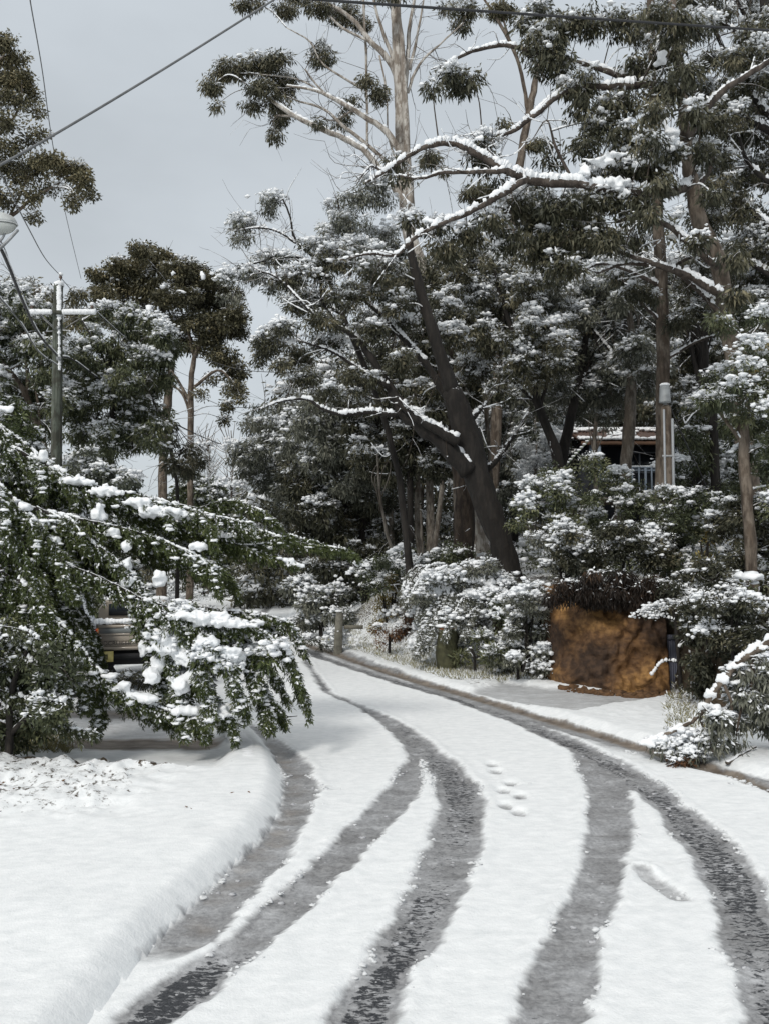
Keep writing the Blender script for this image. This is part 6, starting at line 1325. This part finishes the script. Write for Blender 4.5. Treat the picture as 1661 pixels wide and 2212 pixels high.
# roof: mono pitch rising away, corrugated
zr = hz(930, D + 2.6); nr = 140; xs_ = np.linspace(x0 - .3, x1 + .3, nr); ys_ = [D - .15, D + 1.2, D + 2.6, D + 5.6]; zs_ = [zf + .02, zf + .02 + (zr - zf) * .48, zr, zr - .9]
V = []
for yy_, zz_ in zip(ys_, zs_):
    for i, x_ in enumerate(xs_): V.append((x_, yy_, zz_ + .035 * math.sin(i * 1.9)))
for yy_, zz_ in zip(ys_[::-1], zs_[::-1]):
    for i, x_ in enumerate(xs_): V.append((x_, yy_, zz_ - .07 + .035 * math.sin(i * 1.9)))
ii = np.arange(8 * nr).reshape(8, nr); Q = np.stack([ii[:-1, :-1], ii[:-1, 1:], ii[1:, 1:], ii[1:, :-1]], -1).reshape(-1, 4)
o2 = mesh('roof', np.array(V), Q, simple('brown_corrugated_iron', (.09, .05, .035), .6, 0, .3, 3, 0), o, True)
A = Acc()
for i in range(360):   # sliding stripes of snow along the eave and the ridge
    x_ = rng.uniform(x0 - .3, x1 + .2); k = rng.random(); st_ = vn(np.array([x_ * 1.4 - k * 1.6]), np.array([0.0]), 5)[0]
    if k < .8 and st_ < .45 and k > .14: continue
    yy_ = D - .15 + 2.7 * k; zz_ = zf + (zr - zf) * k + .07
    blobs(A, [(x_, yy_, zz_)], [(.13, .22, .07)], 1, .1)
for x_ in np.arange(x0 - .3, x1 + .3, .09): blobs(A, [(x_, D + 2.6, zr + .08)], [(.1, .22, .085)], 1, .08); blobs(A, [(x_, D - .14, zf + .08)], [(.075, .14, .06 * rng.uniform(.6, 1.2))], 1, .12)
A.build('roof_snow', SNOW, o2 if False else o)
A = Acc(); box(((x0 + x1) / 2, D - .13, zf - .12), (x1 - x0 + .5, .04, .16), 0, A); A.build('fascia', BR, o, False)
A = Acc(); box(((x0 + x1) / 2, D + 2.75, zr - .14), (x1 - x0 + .5, .04, .2), 0, A); A.build('upper_fascia', BR, o, False)
for u in (1275, 1292, 1460):
    A = Acc(); x_ = hx(u); box((x_, D + (.1 if u != 1292 else -.0), (zf + hz(1010)) / 2 - .4), (.13, .13, zf - hz(1010) + .6), 0, A); A.build('veranda_post', BLU, o, False)
A = Acc(); xa, xb = hx(1350), hx(1440); zt = hz(1012)
for zz_ in (zt, zt - .12):
    A = Acc(); box(((xa + xb) / 2, D - .3, zz_), (xb - xa, .07, .07), 0, A); A.build('railing', BLU, o, False)
for k, u in enumerate((1357, 1372, 1386, 1399, 1412, 1426)):
    A = Acc(); box((hx(u), D - .33, (zt + hz(1085)) / 2), (.10 if k % 2 == 0 else .06, .05, zt - hz(1085)), 0, A); A.build('baluster', BLU, o, False)
A = Acc(); box(((x0 + x1) / 2, D + .75, hz(1080)), (x1 - x0, 2.4, .2), 0, A); A.build('deck', simple('deck_boards', (.1, .07, .05), .8), o, False)
A = Acc()
for x_ in np.arange(xa, xb, .08): blobs(A, [(x_, D - .3, zt + .06)], [(.07, .06, .04)], 1, .1)
A.build('railing_snow', SNOW, o)
A = Acc(); wx = hx(1400); box((wx, D + 1.57, hz(990)), (1.6, .06, 1.0), 0, A); w_ = A.build('window_frame', simple('grey_window_frame', (.2, .22, .25), .5), o, False)
gm2, _, gb2 = mat('dark_window_glass'); gb2.inputs['Base Color'].default_value = (.02, .025, .03, 1); gb2.inputs['Roughness'].default_value = .08
A = Acc()
for sx_ in (-.39, .39):
    A = Acc(); box((wx + sx_, D + 1.53, hz(990)), (.7, .02, .86), 0, A); A.build('window_pane', gm2, o, False)
A = Acc(); q, r = smoothpath([(hx(1293), D - .2, zf + .5), (hx(1262), D - .4, hz(958)), (hx(1236), D - .6, hz(985)), (hx(1210), D - .8, hz(1012))], [.035] * 4); tube(A, q, r, 7, 0); A.build('stair_rail', simple('mossy_green_rail', (.18, .22, .15), .7), o)
A = Acc()
for p_ in q[::1]: blobs(A, [p_ + [0, 0, .05]], [(.09, .09, .05)], 1, .1)
A.build('stair_rail_snow', SNOW, o)

# ---------- parked cars
def paint(name, c, rough=.35):
    m, nt, b = mat(name); t = N(nt, 'ShaderNodeTexCoord'); n = N(nt, 'ShaderNodeTexNoise'); n.inputs['Scale'].default_value = 4; n.inputs['Detail'].default_value = 8
    nt.links.new(t.outputs['Object'], n.inputs['Vector']); r = N(nt, 'ShaderNodeValToRGB'); r.color_ramp.elements[0].color = (*[k * .75 for k in c], 1); r.color_ramp.elements[1].color = (*[min(1, k * 1.15) for k in c], 1)
    nt.links.new(n.outputs[0], r.inputs[0]); nt.links.new(r.outputs[0], b.inputs['Base Color']); b.inputs['Roughness'].default_value = rough; b.inputs['Coat Weight'].default_value = .4; return m
TAN = paint('tan_paint', (.34, .30, .25)); SIL = paint('silver_paint', (.30, .33, .37)); RUB = simple('tyre_rubber', (.015, .015, .016), .9); BLK = simple('black_underside', (.012, .012, .013), .9)
GL = gm2; RED, _, rb = mat('red_lens'); rb.inputs['Base Color'].default_value = (.5, .02, .015, 1); rb.inputs['Roughness'].default_value = .2
AMB, _, ab = mat('amber_lens'); ab.inputs['Base Color'].default_value = (.6, .2, .03, 1); ab.inputs['Roughness'].default_value = .25
CHR = simple('dull_metal', (.35, .36, .37), .35, .7, .1, 6, 0)
def loft(secs, name, m, par, smooth=False):
    """secs: list of rings (k,3)"""
    k = len(secs[0]); V = np.concatenate(secs); n_ = len(secs); Q = [[i * k + j, i * k + (j + 1) % k, (i + 1) * k + (j + 1) % k, (i + 1) * k + j] for i in range(n_ - 1) for j in range(k)]
    Q.append(list(range(k))[::-1]); Q.append([(n_ - 1) * k + j for j in range(k)])
    oo = mesh(name, V, [tuple(q_) for q_ in Q], m, par, smooth); md = oo.modifiers.new('bevel', 'BEVEL'); md.width = .03; md.segments = 3; md.limit_method = 'ANGLE'; return oo
def ring(y, x, w, z0, z1, tw):
    return np.array([(x - w / 2, y, z0), (x + w / 2, y, z0), (x + w / 2, y, z0 + (z1 - z0) * .55), (x + tw / 2, y, z1), (x - tw / 2, y, z1), (x - w / 2, y, z0 + (z1 - z0) * .55)])
def wheel(c, par, r=.36, w=.22):
    A = Acc(); c = np.array(c); tube(A, [c + [-w / 2, 0, 0], c + [-w / 2 + .03, 0, 0], c + [w / 2 - .03, 0, 0], c + [w / 2, 0, 0]], [r * .9, r, r, r * .9], 26, 0); wo_ = A.build('wheel', RUB, par)
    A = Acc(); tube(A, [c + [-w / 2 - .012, 0, 0], c + [w / 2 + .012, 0, 0]], [r * .55, r * .55], 18, 0); rm = A.build('rim', CHR, par); rm.parent = wo_
    return wo_
# utility vehicle: rear (tailgate) faces the camera
y0 = 19.0; xa = float(P(208, 1400, y0)[0]); wd = 1.68; xc = xa + wd / 2; g0 = .03
o = empty('utility_truck', (xc, y0, g0), 'tan utility truck parked tail-first behind the cypress boughs, snow on its tray rim', 'truck')
zt0, zt1 = float(P(240, 1404, y0)[2]), float(P(240, 1347, y0)[2])
loft([ring(y0 + .04, xc, wd, zt0, zt1, wd), ring(y0 + 1.6, xc, wd, zt0, zt1, wd)], 'tray', TAN, o)
loft([ring(y0 + 1.6, xc, wd, zt0, zt1 + .02, wd), ring(y0 + 3.3, xc, wd, zt0, zt1 + .02, wd), ring(y0 + 4.4, xc, wd - .06, zt0 + .03, zt1 - .06, wd - .2), ring(y0 + 4.7, xc, wd - .2, zt0 + .06, zt1 - .16, wd - .3)], 'body', TAN, o)
zc1 = float(P(240, 1303, y0)[2])
loft([ring(y0 + 1.62, xc, wd - .06, zt1, zc1, wd - .36), ring(y0 + 2.0, xc, wd - .06, zt1, zc1 + .03, wd - .34), ring(y0 + 2.8, xc, wd - .06, zt1, zc1, wd - .36), ring(y0 + 3.35, xc, wd - .1, zt1, zt1 + .05, wd - .2)], 'cab', TAN, o)
A = Acc(); box((xc, y0 + 1.6, (zt1 + zc1) / 2 + .02), (wd - .5, .03, (zc1 - zt1) * .62), 0, A); A.build('rear_window', GL, o, False)
A = Acc(); box((xc, y0, (zt0 + zt1) / 2 - .01), (wd - .14, .05, zt1 - zt0 - .03), 0, A)
for k, (zz_, h_) in enumerate([(zt0 + .05, .05), (zt0 + .16, .04), (zt1 - .22, .03), (zt1 - .05, .06)]): box((xc, y0 - .03, zz_), (wd - .16, .03, h_), 0, A)
A.build('tailgate', TAN, o, False)
A = Acc(); box((xc, y0 - .012, zt1 - .12), (wd - .2, .03, .16), 0, A); A.build('tailgate_panel', paint('grey_panel', (.22, .24, .24)), o, False)
txt = bpy.data.curves.new('tail_text', 'FONT'); txt.body = 'LANDCRUISER'; txt.size = .125; txt.extrude = .004; txt.align_x = 'CENTER'; txt.align_y = 'CENTER'
to = bpy.data.objects.new('tmp_text', txt); COL.objects.link(to); bpy.context.view_layer.update(); me = bpy.data.meshes.new_from_object(to.evaluated_get(bpy.context.evaluated_depsgraph_get())); bpy.data.objects.remove(to)
lt = bpy.data.objects.new('lettering', me); COL.objects.link(lt); me.materials.clear(); me.materials.append(simple('dark_lettering', (.04, .035, .03), .6, 0, .1, 5, 0)); lt.parent = o
lt.rotation_euler = (math.pi / 2, 0, 0); tp = P(242, 1389, y0 - .06); lt.location = (float(tp[0]) - xc, -.05, float(tp[2]) - g0)
for sx_ in (-1, 1):
    A = Acc(); box((xc + sx_ * (wd / 2 - .04), y0 - .005, zt0 + .22), (.09, .06, .26), 0, A); tl_ = A.build('tail_light', RED, o, False)
    A = Acc(); box((xc + sx_ * (wd / 2 - .04), y0 - .012, zt0 + .42), (.09, .06, .1), 0, A); A.build('indicator', AMB, o, False)
A = Acc(); box((xc, y0 + .02, zt0 - .12), (wd - .1, .14, .1), 0, A); A.build('bumper', BLK, o, False)
A = Acc(); box((xc, y0 + 2.3, zt0 - .15), (wd - .3, 4.2, .34), 0, A); A.build('underbody', BLK, o, False)
yp = simple('yellow_plate_paint', (.42, .36, .12), .5); pp_ = P(233, 1417, y0 - .06); A = Acc(); box(pp_, (.26, .02, .22), 0, A); A.build('number_plate', yp, o, False)
A = Acc(); box(pp_ + [-.03, -.012, .0], (.1, .008, .1), 0, A); A.build('plate_mark', simple('plate_dark_mark', (.08, .07, .02), .5), o, False)
for sx_ in (-1, 1):
    for yy_ in (y0 + .95, y0 + 3.75): wheel((xc + sx_ * (wd / 2 - .14), yy_, g0 + .37), o, .38)
A = Acc()
for x_ in np.arange(xc - wd / 2 + .05, xc + wd / 2, .07):
    if 240 < (x_ / y0 * F + CX) < 246: continue
    blobs(A, [(x_, y0 + .03, zt1 + .05)], [(.075, .1, .07 * rng.uniform(.7, 1.2))], 2, .06)
for i in range(160): blobs(A, [(xc + rng.uniform(-.62, .62), y0 + rng.uniform(1.75, 2.8), zc1 + .03)], [(.14, .16, .05)], 1, .1)
A.build('snow', SNOW, o)
o.rotation_euler = (0, 0, R(16))
# silver car left of it
y1 = 17.6; xa = float(P(22, 1400, y1)[0]); wd = 1.7; xc = xa + wd / 2
o = empty('silver_car', (xc, y1, .03), 'silver car with red tail lamps at the left, mostly hidden by snowy foliage', 'car')
zb1, zb2, zb3 = float(P(160, 1452, y1)[2]), float(P(160, 1408, y1)[2]), float(P(100, 1340, y1)[2])
loft([ring(y1 + .1, xc, wd - .1, .3, zb3, wd - .2), ring(y1 + .35, xc, wd, .28, zb3 + .03, wd - .1), ring(y1 + 3.3, xc, wd, .28, zb3 - .04, wd - .1), ring(y1 + 4.1, xc, wd - .15, .3, zb3 - .22, wd - .35)], 'body', SIL, o)
zrf = float(P(100, 1285, y1)[2])
loft([ring(y1 + .3, xc, wd - .14, zb3, zb3 + .05, wd - .2), ring(y1 + .75, xc, wd - .16, zb3, zrf, wd - .45), ring(y1 + 2.2, xc, wd - .16, zb3, zrf, wd - .45), ring(y1 + 2.9, xc, wd - .16, zb3 - .02, zb3 + .04, wd - .25)], 'cabin', SIL, o)
A = Acc(); v_ = np.array([(xc - .6, y1 + .36, zb3 + .1), (xc + .6, y1 + .36, zb3 + .1), (xc + .5, y1 + .68, zrf - .07), (xc - .5, y1 + .68, zrf - .07)]); A.add(np.vstack([v_ - [0, .03, 0], v_ + [0, .03, 0]]), np.array([[0, 1, 2, 3], [7, 6, 5, 4], [0, 4, 5, 1], [1, 5, 6, 2], [2, 6, 7, 3], [3, 7, 4, 0]])); A.build('rear_window', GL, o, False)
A = Acc(); box((xc, y1 + .0, (zb1 + zb2) / 2), (wd, .3, zb2 - zb1), 0, A); bo = A.build('bumper', SIL, o, False); md = bo.modifiers.new('bevel', 'BEVEL'); md.width = .05; md.segments = 3
for u in (76, 196):
    tp = P(u, 1370, y1 + .06); A = Acc(); box(tp, (.22, .1, .16), 0, A); A.build('tail_light', RED, o, False)
for sx_ in (-1, 1):
    for yy_ in (y1 + .8, y1 + 3.3): wheel((xc + sx_ * (wd / 2 - .13), yy_, .34), o, .32, .2)
A = Acc(); box((xc, y1 + 2, .3), (wd - .3, 3.6, .22), 0, A); A.build('underbody', BLK, o, False)
A = Acc()
for x_ in np.arange(xc - wd / 2 + .05, xc + wd / 2, .06): blobs(A, [(x_, y1 - .02, zb2 + .03)], [(.08, .12, .05)], 1, .1)
for i in range(150): blobs(A, [(xc + rng.uniform(-.6, .6), y1 + rng.uniform(.75, 2.2), zrf + .03)], [(.14, .16, .06)], 1, .1)
A.build('snow', SNOW, o)
o.rotation_euler = (0, 0, R(20))

# ---------- more shade-side shrubs right of the clay bank
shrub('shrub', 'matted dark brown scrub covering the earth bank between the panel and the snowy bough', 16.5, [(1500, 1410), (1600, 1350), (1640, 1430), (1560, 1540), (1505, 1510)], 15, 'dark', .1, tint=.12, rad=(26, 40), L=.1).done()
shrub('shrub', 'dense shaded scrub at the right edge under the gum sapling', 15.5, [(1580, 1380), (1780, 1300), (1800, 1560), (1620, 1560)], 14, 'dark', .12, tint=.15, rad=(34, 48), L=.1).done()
shrub('shrub', 'mounded snowy shrub tumbling down the bank between the cascade and the clay', 21, [(1130, 1275), (1185, 1260), (1185, 1330), (1165, 1430), (1110, 1420), (1095, 1330)], 11, 'grey', .8, tint=.4, rad=(24, 36)).done()

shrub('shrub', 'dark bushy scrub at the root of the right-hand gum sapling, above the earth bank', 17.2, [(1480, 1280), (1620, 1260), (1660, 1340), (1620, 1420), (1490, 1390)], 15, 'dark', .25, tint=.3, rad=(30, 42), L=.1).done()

# crumbled clay at the foot of the bank
A = Acc(); n_ = 130; xx = rng.uniform(ba[0] + .2, bb[0] - .2, n_); tt = (xx - ba[0]) / (bb[0] - ba[0]); yy = ba[1] + (bb[1] - ba[1]) * tt - .55 * np.sin(tt * math.pi) ** .7 - .45 - rng.random(n_) ** 2 * .5
blobs(A, np.stack([xx, yy, np.array([zat(i, j) for i, j in zip(xx, yy)]) + .01], 1), (.02 + .09 * rng.random((n_, 1)) ** 3) * np.array([1.3, 1, .8]), 1, .25)
o = A.build('clay_crumbs', simple('clay_crumb', (.12, .065, .03), .9, 0, .5, 8, .4)); setp(o, 'crumbled brown clay lying at the foot of the cut bank', None, None, 'stuff')

shrub('shrub', 'low dark shrub in front of the parked cars on the driveway edge, also standing in for the shadow beneath them', 16.6, [(110, 1452), (330, 1450), (320, 1480), (120, 1484)], 8, 'dark', .3, tint=.3, rad=(18, 26), L=.08).done()  # dark leaves stand for low foliage and for the shadow under the cars
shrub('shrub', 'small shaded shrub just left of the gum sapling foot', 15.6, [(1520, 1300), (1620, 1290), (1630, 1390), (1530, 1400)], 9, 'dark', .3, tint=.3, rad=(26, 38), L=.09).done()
